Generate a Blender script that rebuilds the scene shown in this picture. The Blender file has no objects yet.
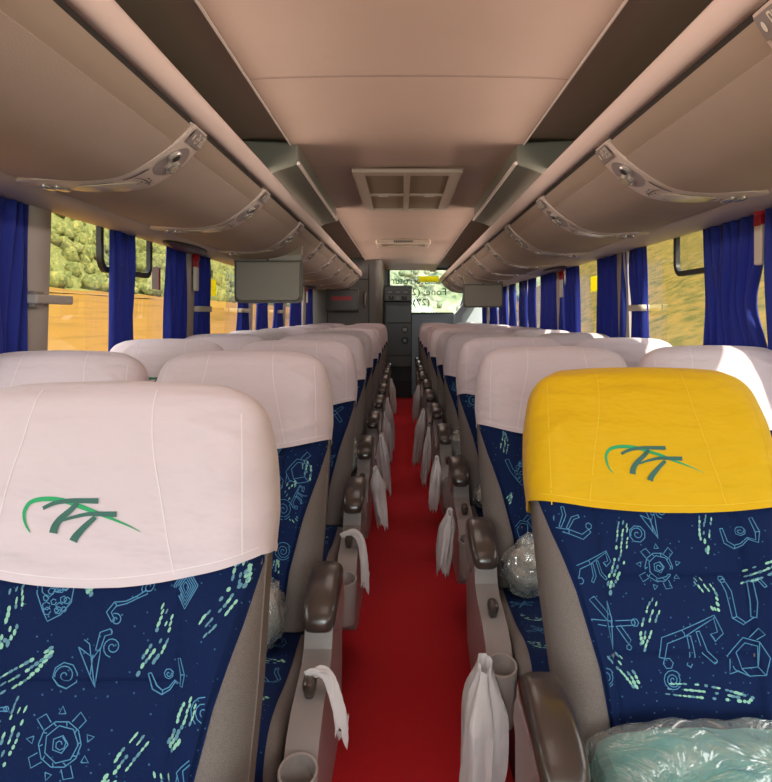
import bpy, math, random
from mathutils import Vector, Matrix
random.seed(7)
C = bpy.context.scene.collection
CX = 0.022                      # centre line of the coach
FL = 720.0

# ------------------------------------------------------------------ helpers
def spow(v, p): return math.copysign(abs(v) ** p, v)
def lerp(a, b, t): return a + (b - a) * t
def interp(tab, x):
    if x <= tab[0][0]: return tab[0][1]
    for (a, va), (b, vb) in zip(tab, tab[1:]):
        if x <= b:
            return lerp(va, vb, (x - a) / (b - a))
    return tab[-1][1]
def smooth(a, b, x):
    t = max(0, min(1, (x - a) / (b - a))); return t * t * (3 - 2 * t)

class MB:
    def __init__(s): s.v = []; s.f = []; s.m = []
    def face(s, idx, m=0): s.f.append(tuple(idx)); s.m.append(m)
    def poly(s, pts, m=0):
        n = len(s.v); s.v += [tuple(p) for p in pts]; s.face(range(n, n + len(pts)), m)
    def box(s, x0, x1, y0, y1, z0, z1, m=0):
        n = len(s.v)
        s.v += [(x, y, z) for z in (z0, z1) for y in (y0, y1) for x in (x0, x1)]
        for q in ((0,2,3,1),(4,5,7,6),(0,1,5,4),(2,6,7,3),(0,4,6,2),(1,3,7,5)):
            s.face([n + i for i in q], m)
    def grid(s, fn, nu, nv, m=0, closed_u=False, flip=False):
        n = len(s.v); cu = nu if closed_u else nu + 1
        for j in range(nv + 1):
            for i in range(cu):
                s.v.append(tuple(fn(i / nu, j / nv)))
        for j in range(nv):
            for i in range(nu):
                a = n + j * cu + i; b = n + j * cu + (i + 1) % cu
                q = [a, b, b + cu, a + cu]
                s.face(q[::-1] if flip else q, m)
        return n, cu
    def loft(s, rings, m=0, cap=True):
        n = len(s.v); k = len(rings[0])
        for r in rings: s.v += [tuple(p) for p in r]
        for j in range(len(rings) - 1):
            for i in range(k):
                a = n + j * k + i; b = n + j * k + (i + 1) % k
                s.face([a, b, b + k, a + k], m)
        if cap:
            s.face([n + i for i in range(k)][::-1], m)
            e = n + (len(rings) - 1) * k
            s.face([e + i for i in range(k)], m)
    def prism(s, prof, x0, x1, m=0):       # profile in (y,z), extruded in x
        s.loft([[(x, y, z) for y, z in prof] for x in (x0, x1)], m)
    def extr_y(s, prof, y0, y1, m=0):      # profile in (x,z), extruded in y
        s.loft([[(x, y, z) for x, z in prof] for y in (y0, y1)], m)
    def tube(s, pts, r, n=8, m=0):
        pts = [Vector(p) for p in pts]; rings = []
        for i, p in enumerate(pts):
            d = (pts[min(i + 1, len(pts) - 1)] - pts[max(i - 1, 0)]).normalized()
            up = Vector((0, 0, 1)) if abs(d.z) < .9 else Vector((1, 0, 0))
            a = d.cross(up).normalized(); b = a.cross(d)
            rr = r[i] if isinstance(r, (list, tuple)) else r
            rings.append([p + a * rr * math.cos(2 * math.pi * k / n) + b * rr * math.sin(2 * math.pi * k / n) for k in range(n)])
        s.loft(rings, m)
    def ribbon(s, pts, w, proj, m=0, closed=False, step=.012):
        # pts: list of 2-D points; w: width or list of widths; drawn on proj(x, y)
        if closed: pts = list(pts) + [pts[0]]
        ws = w if isinstance(w, list) else [w] * len(pts)
        P = []; W = []
        for i in range(len(pts) - 1):
            (x0, y0), (x1, y1) = pts[i], pts[i + 1]
            k = max(1, int(math.hypot(x1 - x0, y1 - y0) / step))
            for j in range(k):
                P.append((lerp(x0, x1, j / k), lerp(y0, y1, j / k))); W.append(lerp(ws[i], ws[i + 1], j / k))
        P.append(pts[-1]); W.append(ws[-1])
        L = []; R = []
        for i, p in enumerate(P):
            a = P[max(i - 1, 0)]; b = P[min(i + 1, len(P) - 1)]
            dx, dy = b[0] - a[0], b[1] - a[1]; l = math.hypot(dx, dy) or 1
            nx, ny = -dy / l * W[i] / 2, dx / l * W[i] / 2
            L.append(proj(p[0] + nx, p[1] + ny)); R.append(proj(p[0] - nx, p[1] - ny))
        n = len(s.v); s.v += [tuple(q) for q in L] + [tuple(q) for q in R]; k = len(P)
        for i in range(k - 1): s.face([n + i, n + i + 1, n + k + i + 1, n + k + i], m)
    def blob(s, pts, proj, m=0):
        s.poly([proj(x, y) for x, y in pts], m)
    def ball(s, c, r, m=0, nu=12, nv=8, jit=0):
        n = len(s.v)
        rx, ry, rz = r if isinstance(r, tuple) else (r, r, r)
        rnd = [[1 + random.uniform(-jit, jit) for i in range(nu)] for j in range(nv + 1)]
        for j in range(nv + 1):
            th = math.pi * j / nv
            for i in range(nu):
                a = 2 * math.pi * i / nu; q = rnd[j][i]
                if j in (0, nv): q = 1
                s.v.append((c[0] + rx * q * math.sin(th) * math.cos(a), c[1] + ry * q * math.sin(th) * math.sin(a), c[2] + rz * q * math.cos(th)))
        for j in range(nv):
            for i in range(nu):
                a = n + j * nu + i; b = n + j * nu + (i + 1) % nu
                s.face([a, a + nu, b + nu, b], m)
    def mesh(s, name, mats, smooth_=True, angle=40):
        me = bpy.data.meshes.new(name); me.from_pydata(s.v, [], s.f)
        for m in (mats if isinstance(mats, (list, tuple)) else [mats]): me.materials.append(m)
        me.polygons.foreach_set('material_index', s.m)
        me.update()
        if smooth_:
            me.polygons.foreach_set('use_smooth', [True] * len(me.polygons))
            try: me.set_sharp_from_angle(angle=math.radians(angle))
            except Exception: pass
        return me

def put(name, me, parent=None, loc=(0, 0, 0), rot=(0, 0, 0)):
    o = bpy.data.objects.new(name, me); C.objects.link(o)
    o.parent = parent; o.location = loc; o.rotation_euler = rot
    return o
def obj(name, mb, mats, parent=None, loc=(0, 0, 0), rot=(0, 0, 0), bev=0, sm=True, angle=40):
    o = put(name, mb.mesh(name, mats, sm, angle), parent, loc, rot)
    if bev:
        b = o.modifiers.new('bevel', 'BEVEL'); b.width = bev; b.segments = 3; b.limit_method = 'ANGLE'; b.angle_limit = math.radians(35)
        b.harden_normals = False
    return o
def thing(name, label, cat, loc=(0, 0, 0), rot=(0, 0, 0), group=None):
    o = put(name, None, None, loc, rot); o['label'] = label; o['category'] = cat
    if group: o['group'] = group
    o.empty_display_size = .1
    return o
def tag(o, label, cat, group=None, kind=None):
    o['label'] = label; o['category'] = cat
    if group: o['group'] = group
    if kind: o['kind'] = kind
    return o
def struct(name, mb, mats, parent=None, **k):
    o = obj(name, mb, mats, parent, **k)
    if parent is None: o['kind'] = 'structure'
    return o

# ------------------------------------------------------------------ materials
def mat(name, col, rough=.6, metal=0, bump=None, noise=None, coat=0, spec=None, sheen=0, trans=0, wave=None):
    m = bpy.data.materials.new(name); m.use_nodes = True
    nt = m.node_tree; b = nt.nodes['Principled BSDF']
    b.inputs['Base Color'].default_value = (*col, 1); b.inputs['Roughness'].default_value = rough
    b.inputs['Metallic'].default_value = metal
    if coat: b.inputs['Coat Weight'].default_value = coat; b.inputs['Coat Roughness'].default_value = .12
    if spec is not None: b.inputs['Specular IOR Level'].default_value = spec
    if sheen: b.inputs['Sheen Weight'].default_value = sheen
    tc = nt.nodes.new('ShaderNodeTexCoord')
    if noise:                              # (scale, second colour, lo, hi)
        n = nt.nodes.new('ShaderNodeTexNoise'); n.inputs['Scale'].default_value = noise[0]; n.inputs['Detail'].default_value = 4
        r = nt.nodes.new('ShaderNodeValToRGB'); r.color_ramp.elements[0].position = noise[2]; r.color_ramp.elements[1].position = noise[3]
        r.color_ramp.elements[0].color = (*col, 1); r.color_ramp.elements[1].color = (*noise[1], 1)
        nt.links.new(tc.outputs['Object'], n.inputs['Vector']); nt.links.new(n.outputs['Fac'], r.inputs['Fac'])
        nt.links.new(r.outputs['Color'], b.inputs['Base Color'])
    if bump:                               # (scale, distance, stretch)
        n = nt.nodes.new('ShaderNodeTexNoise'); n.inputs['Scale'].default_value = bump[0]; n.inputs['Detail'].default_value = 3
        mp = nt.nodes.new('ShaderNodeMapping'); mp.inputs['Scale'].default_value = bump[2] if len(bump) > 2 else (1, 1, 1)
        bp = nt.nodes.new('ShaderNodeBump'); bp.inputs['Distance'].default_value = bump[1]; bp.inputs['Strength'].default_value = 1
        nt.links.new(tc.outputs['Object'], mp.inputs['Vector']); nt.links.new(mp.outputs['Vector'], n.inputs['Vector'])
        nt.links.new(n.outputs['Fac'], bp.inputs['Height']); nt.links.new(bp.outputs['Normal'], b.inputs['Normal'])
    if wave:                               # (scale, dir, second colour)
        w = nt.nodes.new('ShaderNodeTexWave'); w.inputs['Scale'].default_value = wave[0]; w.bands_direction = wave[1]
        w.inputs['Distortion'].default_value = .4
        r = nt.nodes.new('ShaderNodeMix'); r.data_type = 'RGBA'
        r.inputs['A'].default_value = (*col, 1); r.inputs['B'].default_value = (*wave[2], 1)
        nt.links.new(tc.outputs['Object'], w.inputs['Vector']); nt.links.new(w.outputs['Fac'], r.inputs['Factor'])
        nt.links.new(r.outputs['Result'], b.inputs['Base Color'])
    if trans:
        tr = nt.nodes.new('ShaderNodeBsdfTranslucent'); tr.inputs['Color'].default_value = (*[min(1, c * 1.3) for c in col], 1)
        mx = nt.nodes.new('ShaderNodeMixShader'); mx.inputs[0].default_value = trans
        nt.links.new(b.outputs[0], mx.inputs[1]); nt.links.new(tr.outputs[0], mx.inputs[2])
        nt.links.new(mx.outputs[0], nt.nodes['Material Output'].inputs['Surface'])
    return m
def clear_mat(name, tint, fac, rough=.02, bump=None, gloss=(1, 1, 1), milk=None):   # see-through film or glass
    m = bpy.data.materials.new(name); m.use_nodes = True; nt = m.node_tree; nt.nodes.remove(nt.nodes['Principled BSDF'])
    t = nt.nodes.new('ShaderNodeBsdfTransparent'); t.inputs[0].default_value = (*tint, 1)
    g = nt.nodes.new('ShaderNodeBsdfGlossy'); g.inputs['Roughness'].default_value = rough; g.inputs['Color'].default_value = (*gloss, 1)
    fr = nt.nodes.new('ShaderNodeLayerWeight'); fr.inputs['Blend'].default_value = .5
    pw = nt.nodes.new('ShaderNodeMath'); pw.operation = 'POWER'; pw.inputs[1].default_value = 5
    ma = nt.nodes.new('ShaderNodeMath'); ma.operation = 'MULTIPLY_ADD'; ma.inputs[1].default_value = .9; ma.inputs[2].default_value = .04 + fac; ma.use_clamp = True
    nt.links.new(fr.outputs['Facing'], pw.inputs[0]); nt.links.new(pw.outputs[0], ma.inputs[0])
    mx = nt.nodes.new('ShaderNodeMixShader')
    nt.links.new(ma.outputs[0], mx.inputs[0])
    if milk:
        df = nt.nodes.new('ShaderNodeBsdfDiffuse'); df.inputs[0].default_value = (*milk[1], 1)
        m1 = nt.nodes.new('ShaderNodeMixShader'); m1.inputs[0].default_value = milk[0]
        nt.links.new(t.outputs[0], m1.inputs[1]); nt.links.new(df.outputs[0], m1.inputs[2]); t = m1
    nt.links.new(t.outputs[0], mx.inputs[1]); nt.links.new(g.outputs[0], mx.inputs[2])
    nt.links.new(mx.outputs[0], nt.nodes['Material Output'].inputs['Surface'])
    if bump:
        tc = nt.nodes.new('ShaderNodeTexCoord'); n = nt.nodes.new('ShaderNodeTexNoise'); n.inputs['Scale'].default_value = bump[0]
        n.inputs['Detail'].default_value = 3; n.inputs['Distortion'].default_value = 1.5
        bp = nt.nodes.new('ShaderNodeBump'); bp.inputs['Distance'].default_value = bump[1]
        nt.links.new(tc.outputs['Object'], n.inputs['Vector']); nt.links.new(n.outputs['Fac'], bp.inputs['Height'])
        nt.links.new(bp.outputs['Normal'], g.inputs['Normal'])
    return m

M = {}
M['ceiling'] = mat('ceiling_vinyl', (.52, .385, .305), .5, noise=(1.2, (.47, .345, .27), .3, .7), bump=(6, .006, (1, .4, 1)))
M['recess'] = mat('side_ceiling_vinyl', (.34, .29, .23), .6, bump=(8, .003))
M['seam'] = mat('seam_dark', (.24, .175, .135), .7)
M['trim'] = mat('ceiling_edge_trim', (.62, .55, .48), .35)
M['rail'] = mat('rail_plastic', (.62, .50, .45), .42)
M['door'] = mat('bin_fabric', (.43, .34, .28), .75, bump=(260, .0006), noise=(3, (.39, .31, .255), .3, .7))
M['band'] = mat('bin_band', (.36, .28, .215), .55)
M['gap'] = mat('bin_gap', (.03, .025, .02), .8)
M['panel'] = mat('service_panel_plastic', (.60, .50, .44), .38)
M['lens'] = mat('lamp_lens', (.44, .39, .27), .25)
M['dark'] = mat('black_plastic', (.02, .02, .022), .45)
M['chrome'] = mat('silver_plastic', (.55, .52, .48), .25, .6)
M['valance'] = mat('valance_plastic', (.52, .43, .37), .5)
M['wall'] = mat('wall_plastic', (.42, .38, .35), .6)
M['pillar'] = mat('pillar_plastic', (.50, .45, .42), .55)
M['rear'] = mat('rear_wall_grey', (.50, .58, .64), .6)
M['lav'] = mat('lavatory_wall', (.13, .125, .115), .55)
M['carpet'] = mat('red_carpet', (.60, .002, .008), .95, bump=(420, .004), noise=(500, (.78, .008, .018), .35, .68), spec=.1, sheen=.1)
M['underfloor'] = mat('dark_floor', (.03, .028, .03), .8)
M['grey'] = mat('seat_bolster_fabric', (.155, .125, .112), .85, bump=(700, .0012), noise=(600, (.20, .165, .15), .4, .6))
M['cover'] = mat('cover_white', (.69, .575, .615), .72, sheen=.25, bump=(8, .012, (1, 1, 2.2)), spec=.3)
M['seamw'] = mat('cover_seam', (.82, .74, .76), .8)
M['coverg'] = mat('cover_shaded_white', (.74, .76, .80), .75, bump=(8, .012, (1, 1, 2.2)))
M['cover_y'] = mat('cover_yellow', (.72, .42, .0), .7, sheen=.1, bump=(8, .016, (1, 1, 2.2)), spec=.3)
M['seamy'] = mat('cover_yellow_seam', (.78, .50, .02), .8)
M['logo_g'] = mat('logo_green', (.01, .36, .12), .6)
M['logo_d'] = mat('logo_dark_green', (.03, .13, .10), .6)
M['ink'] = mat('pattern_light_blue', (.07, .235, .42), .8)
M['mint'] = mat('pattern_mint', (.26, .52, .40), .8)
M['slate'] = mat('pattern_slate', (.10, .24, .32), .8)
M['arm'] = mat('armrest_pad', (.048, .033, .027), .28, coat=.35)
M['armbox'] = mat('armrest_box_plastic', (.25, .21, .20), .36, coat=.15)
M['cupin'] = mat('cup_holder_plastic', (.30, .25, .235), .35, coat=.2)
M['bag'] = mat('bag_film_white', (.86, .80, .80), .45, trans=.35, bump=(30, .006))
M['curtain'] = mat('curtain_blue', (.024, .048, .38), .75, trans=.35, sheen=.25)
M['tie'] = mat('tieback', (.62, .56, .46), .5)
M['monitor'] = mat('monitor_back', (.36, .315, .25), .45)
M['monitor_f'] = mat('monitor_frame', (.10, .085, .07), .4)
M['red'] = mat('red_plastic', (.45, .01, .02), .35)
M['dred'] = mat('dark_red_lens', (.07, .006, .008), .4)
M['cream'] = mat('cream_plastic', (.74, .68, .58), .5)
M['cab'] = mat('cabinet_dark', (.055, .055, .052), .4)
M['cab2'] = mat('cabinet_panel', (.075, .074, .07), .35)
M['yellow'] = mat('sticker_yellow', (.80, .72, .04), .5, trans=.6)
M['green'] = mat('sticker_green', (.35, .55, .25), .5)
M['navy'] = mat('lettering_navy', (.05, .10, .25), .6)
M['grille'] = mat('hatch_grille', (.30, .225, .15), .65, wave=(60, 'Y', (.23, .17, .11)))
M['hatchf'] = mat('hatch_frame', (.52, .43, .33), .5)
M['greenbox'] = mat('ceiling_box', (.15, .15, .115), .5)
M['teal'] = mat('blanket_teal', (.08, .50, .46), .8, noise=(6, (.30, .60, .55), .35, .7), bump=(12, .01))
M['foil'] = mat('bundle_fabric', (.42, .38, .33), .6, bump=(14, .02))
M['trunk'] = mat('field_post', (.3, .25, .2), .9)
M['film'] = clear_mat('plastic_film', (.95, .97, .96), .12, .16, (9, .05), milk=(.20, (.80, .82, .80)))
M['glass'] = clear_mat('tinted_glass', (.80, .80, .76), .0, .01)
M['glass_c'] = clear_mat('clear_glass', (.93, .95, .94), .0, .01)
M['water'] = mat('field_water', (.16, .16, .15), .9)

def fabric_blue():
    m = bpy.data.materials.new('seat_fabric_blue'); m.use_nodes = True; nt = m.node_tree; b = nt.nodes['Principled BSDF']
    b.inputs['Roughness'].default_value = .85; b.inputs['Specular IOR Level'].default_value = .2
    tc = nt.nodes.new('ShaderNodeTexCoord'); v = nt.nodes.new('ShaderNodeTexVoronoi'); v.inputs['Scale'].default_value = 75
    cr = nt.nodes.new('ShaderNodeValToRGB'); cr.color_ramp.elements[0].position = .08; cr.color_ramp.elements[1].position = .12
    cr.color_ramp.elements[0].color = (.05, .15, .28, 1); cr.color_ramp.elements[1].color = (.003, .013, .066, 1)
    n = nt.nodes.new('ShaderNodeTexNoise'); n.inputs['Scale'].default_value = 900
    bp = nt.nodes.new('ShaderNodeBump'); bp.inputs['Distance'].default_value = .001
    nt.links.new(tc.outputs['Object'], v.inputs['Vector']); nt.links.new(v.outputs['Distance'], cr.inputs['Fac'])
    nt.links.new(cr.outputs['Color'], b.inputs['Base Color'])
    nt.links.new(tc.outputs['Object'], n.inputs['Vector']); nt.links.new(n.outputs['Fac'], bp.inputs['Height']); nt.links.new(bp.outputs['Normal'], b.inputs['Normal'])
    return m
M['blue'] = fabric_blue()
def terrain_mat(name, cols, scale, stretch):
    m = bpy.data.materials.new(name); m.use_nodes = True; nt = m.node_tree; b = nt.nodes['Principled BSDF']
    b.inputs['Roughness'].default_value = .95; b.inputs['Specular IOR Level'].default_value = 0
    tc = nt.nodes.new('ShaderNodeTexCoord'); mp = nt.nodes.new('ShaderNodeMapping'); mp.inputs['Scale'].default_value = stretch
    n = nt.nodes.new('ShaderNodeTexNoise'); n.inputs['Scale'].default_value = scale; n.inputs['Detail'].default_value = 6; n.inputs['Roughness'].default_value = .7
    r = nt.nodes.new('ShaderNodeValToRGB'); r.color_ramp.elements[0].position = .33; r.color_ramp.elements[1].position = .68
    r.color_ramp.elements[0].color = (*cols[0], 1); r.color_ramp.elements[1].color = (*cols[-1], 1)
    for k, c in enumerate(cols[1:-1]):
        e = r.color_ramp.elements.new(.33 + .35 * (k + 1) / (len(cols) - 1)); e.color = (*c, 1)
    nt.links.new(tc.outputs['Object'], mp.inputs['Vector']); nt.links.new(mp.outputs['Vector'], n.inputs['Vector'])
    nt.links.new(n.outputs['Fac'], r.inputs['Fac']); nt.links.new(r.outputs['Color'], b.inputs['Base Color'])
    return m
M['field'] = terrain_mat('dry_grass_field', [(.13, .077, .02), (.22, .115, .024), (.18, .105, .024)], .5, (1, .12, 1))
M['bank'] = terrain_mat('grass_bank', [(.055, .065, .018), (.16, .12, .032), (.24, .145, .035)], 2.2, (1, .5, 1))
M['forest'] = terrain_mat('forest_leaves', [(.05, .075, .022), (.14, .15, .05), (.30, .26, .07)], 1.1, (1, 1, 1))
M['hedge'] = terrain_mat('pale_leaves', [(.08, .13, .06), (.19, .23, .14), (.36, .37, .27)], .6, (1, 1, 1))

# ------------------------------------------------------------------ coach shell
Y0, Y1 = -2.3, 11.2
H = lambda h: 1.22 + h
mb = MB()
for a, b in ((-1.27, -.30), (.30, 1.27)): mb.box(CX + a, CX + b, Y0, Y1 + .1, -.05, -.006)
mb.box(CX - .30, CX + .30, Y0, Y1 + .1, -.05, -.008)
struct('floor', mb, M['underfloor'], sm=False)
mb = MB()
mb.grid(lambda u, v: (CX + lerp(-.30, .30, u), lerp(Y0, 10.95, v), .004 + .0012 * math.sin(v * 160)), 4, 200)
c = struct('floor_carpet', mb, M['carpet'])
# ceiling : centre vault, seams, edge trims, recessed sides
def ceil_z(s):
    return 1.985 - .020 * (s / .505) ** 2
mb = MB()
mb.grid(lambda u, v: (CX + lerp(-.505, .505, u), lerp(Y0, 10.75, v), ceil_z(lerp(-.505, .505, u))), 24, 40, flip=True)
mb.grid(lambda u, v: (CX + lerp(-.505, .505, u), 10.75 + .45 * v, ceil_z(lerp(-.505, .505, u)) - .05 * v * v), 24, 6, flip=True)
mb.box(CX - 1.27, CX + 1.27, Y0, Y1 + .1, 2.03, 2.06)
struct('ceiling', mb, M['ceiling'])
mb = MB()
for y in (-.3, 2.26, 3.62, 5.45, 6.7, 8.7, 9.8):
    mb.grid(lambda u, v: (CX + lerp(-.5, .5, u), y + .0035 * v + .03 * math.cos(math.pi * (u - .5)), ceil_z(lerp(-.5, .5, u)) - .0025), 24, 1, flip=True)
struct('trim_1', mb, M['seam'])
for k, sg in enumerate((-1, 1)):
    mb = MB()
    prof = [(.503, 1.9615), (.509, 1.960), (.512, 2.0), (.508, 2.0), (.506, 1.965), (.503, 1.965)]
    mb.extr_y([(CX + sg * a, b) for a, b in prof], Y0, 10.75)
    struct('trim_%d' % (k + 2), mb, M['trim'], sm=False)
    mb = MB()
    pts = [(.512, 1.975), (.53, 1.992), (.62, 1.995), (.80, 1.985), (1.0, 1.94)]
    mb.grid(lambda u, v: (CX + sg * interp([(i / 4, p[0]) for i, p in enumerate(pts)], u), lerp(Y0, Y1, v), interp([(i / 4, p[1]) for i, p in enumerate(pts)], u)), 12, 8)
    struct('ceiling_' + ('left', 'right')[k], mb, M['recess'])

# bin profile (s from centre, z)
PROF = [(.577, 1.737), (.592, 1.715), (.62, 1.683), (.68, 1.635), (.75, 1.597), (.85, 1.576), (.945, 1.573), (1.015, 1.578)]
def catmull(P, n):
    out = []
    for i in range(len(P) - 1):
        p0 = P[max(i - 1, 0)]; p1 = P[i]; p2 = P[i + 1]; p3 = P[min(i + 2, len(P) - 1)]
        for k in range(n):
            t = k / n
            out.append(tuple(.5 * (2 * b + (c_ - a) * t + (2 * a - 5 * b + 4 * c_ - d) * t * t + (3 * b - 3 * c_ + d - a) * t ** 3) for a, b, c_, d in zip(p0, p1, p2, p3)))
    out.append(P[-1]); return out
CP = catmull(PROF, 8)
AL = [0]
for a, b in zip(CP, CP[1:]): AL.append(AL[-1] + math.hypot(b[0] - a[0], b[1] - a[1]))
ALEN = AL[-1]
def prof_at(l, off=0):
    l = max(0, min(ALEN, l)); i = 0
    while i < len(AL) - 2 and AL[i + 1] < l: i += 1
    t = (l - AL[i]) / (AL[i + 1] - AL[i]); a, b = CP[i], CP[i + 1]
    dx, dz = b[0] - a[0], b[1] - a[1]; n = math.hypot(dx, dz)
    nx, nz = dz / n, -dx / n           # towards cabin (inward / down)
    return a[0] + dx * t + nx * off, a[1] + dz * t + nz * off
L_DOOR = .075                          # arc length where the doors start

def rack(sg, ys, yend, label, plates):
    t = thing('overhead_luggage_rack', label, 'luggage rack', (CX + sg * .6, Y0, 1.6), group='overhead racks')
    org = Vector(t.location)
    P = lambda l, y, off=0: (CX + sg * prof_at(l, off)[0] - org.x, y - org.y, prof_at(l, off)[1] - org.z)
    mb = MB()                          # body behind doors
    mb.grid(lambda u, v: P(u * ALEN, lerp(Y0, yend, v), -.004), 30, 40)
    mb.poly([(CX + sg * a - org.x, yend - org.y, b - org.z) for a, b in CP + [(1.2, 1.6), (1.2, 1.99), (.7, 1.99), (.58, 1.78)]])
    obj('rack_body', mb, M['gap'], t)
    mb = MB()
    mb.grid(lambda u, v: P(lerp(.012, L_DOOR + .012, u), lerp(Y0, yend, v), .002), 8, 20)
    obj('front_band', mb, M['band'], t)
    mb = MB()                          # rounded grab rail
    ring = []
    for k in range(16):
        a = 2 * math.pi * k / 16
        ex = spow(math.cos(a), .8) * .019; ez = spow(math.sin(a), .8) * .032
        ring.append((CX + sg * (.566 + ex * .9 - ez * .25) - org.x, 1.772 + ez + ex * .2 - org.z))
    mb.loft([[(x, y - org.y, z) for x, z in ring] for y in [Y0, yend]])
    mb.extr_y([(CX + sg * a - org.x, b - org.z) for a, b in ((.57, 1.74), (.60, 1.74), (.64, 1.80), (.60, 1.80))], Y0 - org.y, yend - org.y)
    obj('grab_rail', mb, M['rail'], t, angle=60)
    # doors
    edges = [Y0] + ys + [yend]
    for a, b in zip(edges, edges[1:]):
        if b - a < .25: continue
        mb = MB()
        a2, b2 = a + (.055 if a != Y0 else 0), b - (.055 if b != yend else .01)
        mb.grid(lambda u, v: P(lerp(L_DOOR, ALEN - .012, u), lerp(a2, b2, v) - .10 * smooth(.35, 1, u), .004 + .006 * math.sin(math.pi * u)), 24, 10)
        mb.grid(lambda u, v: P(L_DOOR, lerp(a2, b2, u), .004 - .01 * v), 10, 1)
        obj('bin_door', mb, M['door'], t)
    # service panels
    for k, y in enumerate(ys):
        if y < .6: continue
        yo = lambda l: y - .10 * smooth(.35, 1, (l - L_DOOR) / (ALEN - .012 - L_DOOR))
        hw = lambda q: .060 + .034 * math.sin(math.pi * min(1, q * 1.05)) if q < .9 else lerp(.056, .018, (q - .9) / .1)
        l0, l1 = .004, ALEN + .0
        def S(q, v, off=0):
            l = lerp(l0, l1, q); return P(l, yo(l) + v * hw(q), .014 + off)
        mb = MB()
        mb.grid(lambda u, v: S(v, lerp(-1, 1, u), -.005 * abs(2 * u - 1) ** 4), 12, 40)
        for e in (-1, 1):
            mb.grid(lambda u, v: S(v, e, -.005 - .016 * u), 2, 40)
        mb.grid(lambda u, v: S(0, lerp(-1, 1, u), -.005 - .018 * v), 8, 1)
        # recessed swoosh around the lamps
        def F(x, y_): return S(x, y_ * 1.0, .0012)
        pan = obj('service_panel', mb, M['panel'], t)
        def disc(cq, cv, rq, rv, name, m, off=.003, h=.0):
            d = MB(); N = 20
            ring = [(cq + rq * math.cos(2 * math.pi * i / N), cv + rv * math.sin(2 * math.pi * i / N)) for i in range(N)]
            r2 = [(cq + rq * .82 * math.cos(2 * math.pi * i / N), cv + rv * .82 * math.sin(2 * math.pi * i / N)) for i in range(N)]
            d.loft([[S(a_, b_, -.004) for a_, b_ in ring], [S(a_, b_, off) for a_, b_ in ring], [S(a_, b_, off + h) for a_, b_ in r2]])
            return obj(name, d, m, pan)
        disc(.235, -.05, .115, .78, 'lamp_surround', M['cupin'], .001)
        la = disc(.20, -.40, .040, .30, 'air_nozzle', M['chrome'], .006, .004); disc(.20, -.40, .022, .16, 'nozzle_core', M['dark'], .0115)
        disc(.255, .30, .045, .34, 'reading_lamp', M['chrome'], .006, .004); disc(.255, .30, .026, .2, 'lamp_bulb', M['lens'], .0115)
        disc(.60, .05, .15, .58, 'courtesy_lamp', M['lens'], .002, .001)
        d = MB()                       # call buttons and grooves
        for a_ in range(5):
            an = a_ * .8; q = .41 + .022 * math.cos(an); v_ = .0 + .36 * math.sin(an)
            d.ribbon([(q - .004, v_), (q + .004, v_)], .11, lambda x, y_: S(x, y_, .0016), step=1)
        arc = [(.435 - .025 * math.sin(a_) , .55 * math.cos(a_)) for a_ in [x * .3 for x in range(11)]]
        d.ribbon([(a_, b_) for a_, b_ in arc], .006, lambda x, y_: S(x, y_, .0016), step=1)
        d.ribbon([(.34 + .02 * i, -.72) for i in range(8)], .09, lambda x, y_: S(x, y_, .0016), step=1)
        obj('call_button', d, M['dark'], pan)
        d = MB()
        for q in (.56, .585, .60, .625, .645): d.ribbon([(q, -.72), (q + .012, -.66)], .07, lambda x, y_: S(x, y_, .0016), step=1)
        obj('speaker_slot', d, M['dark'], pan)
        for q in (.80, .86): disc(q, .05, .028, .42, 'clip', M['chrome'], .005, .003)
        d = MB()
        q0, q1 = .012, .098
        d.grid(lambda u, v: S(lerp(q0, q1, v), lerp(-.82, .82, u), .003), 8, 4)
        d.grid(lambda u, v: S(q0 if v < .5 else q1, lerp(-.82, .82, u), .003 - .006 * v), 8, 1)
        npl = obj('number_plate', d, M['armbox'], pan)
        d = MB()                       # seat number drawn as strokes
        SEG = {'0': [((0,0),(1,0),(1,2),(0,2),(0,0))], '1': [((.2,1.6),(.6,2),(.6,0))], '2': [((0,2),(1,2),(1,1),(0,1),(0,0),(1,0))],
               '3': [((0,2),(1,2),(1,0),(0,0)),((0.2,1),(1,1))], '4': [((0,2),(0,1),(1,1)),((1,2),(1,0))], '5': [((1,2),(0,2),(0,1),(1,1),(1,0),(0,0))],
               '6': [((1,2),(0,2),(0,0),(1,0),(1,1),(0,1))], '7': [((0,2),(1,2),(.4,0))], '8': [((0,0),(1,0),(1,2),(0,2),(0,0)),((0,1),(1,1))], '9': [((1,1),(0,1),(0,2),(1,2),(1,0),(0,0))]}
        txt = plates[k % len(plates)]
        for i, ch in enumerate(txt):
            if ch not in SEG: continue
            for st in SEG[ch]:
                x0 = -.70 + i * .23 + (.06 if i > 1 else 0)
                pts = [(q1 - .02 - b_ * .026, (x0 + a_ * .14) * sg) for a_, b_ in st]
                for (qa, va), (qb, vb) in zip(pts, pts[1:]):
                    if abs(qa - qb) > abs(va - vb) * .1: d.poly([S(qa, va - .025, .0045), S(qa, va + .025, .0045), S(qb, vb + .025, .0045), S(qb, vb - .025, .0045)])
                    else: d.poly([S(qa - .004, va, .0045), S(qa + .004, va, .0045), S(qb + .004, vb, .0045), S(qb - .004, vb, .0045)])
        d.blob([(.055 + .02 * math.cos(a_ * .7), (.55 + .09 * math.sin(a_ * .7)) * sg) for a_ in range(9)], lambda x, y_: S(x, y_, .0045))
        obj('seat_number', d, M['cream'], npl, sm=False)
    return t
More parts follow.
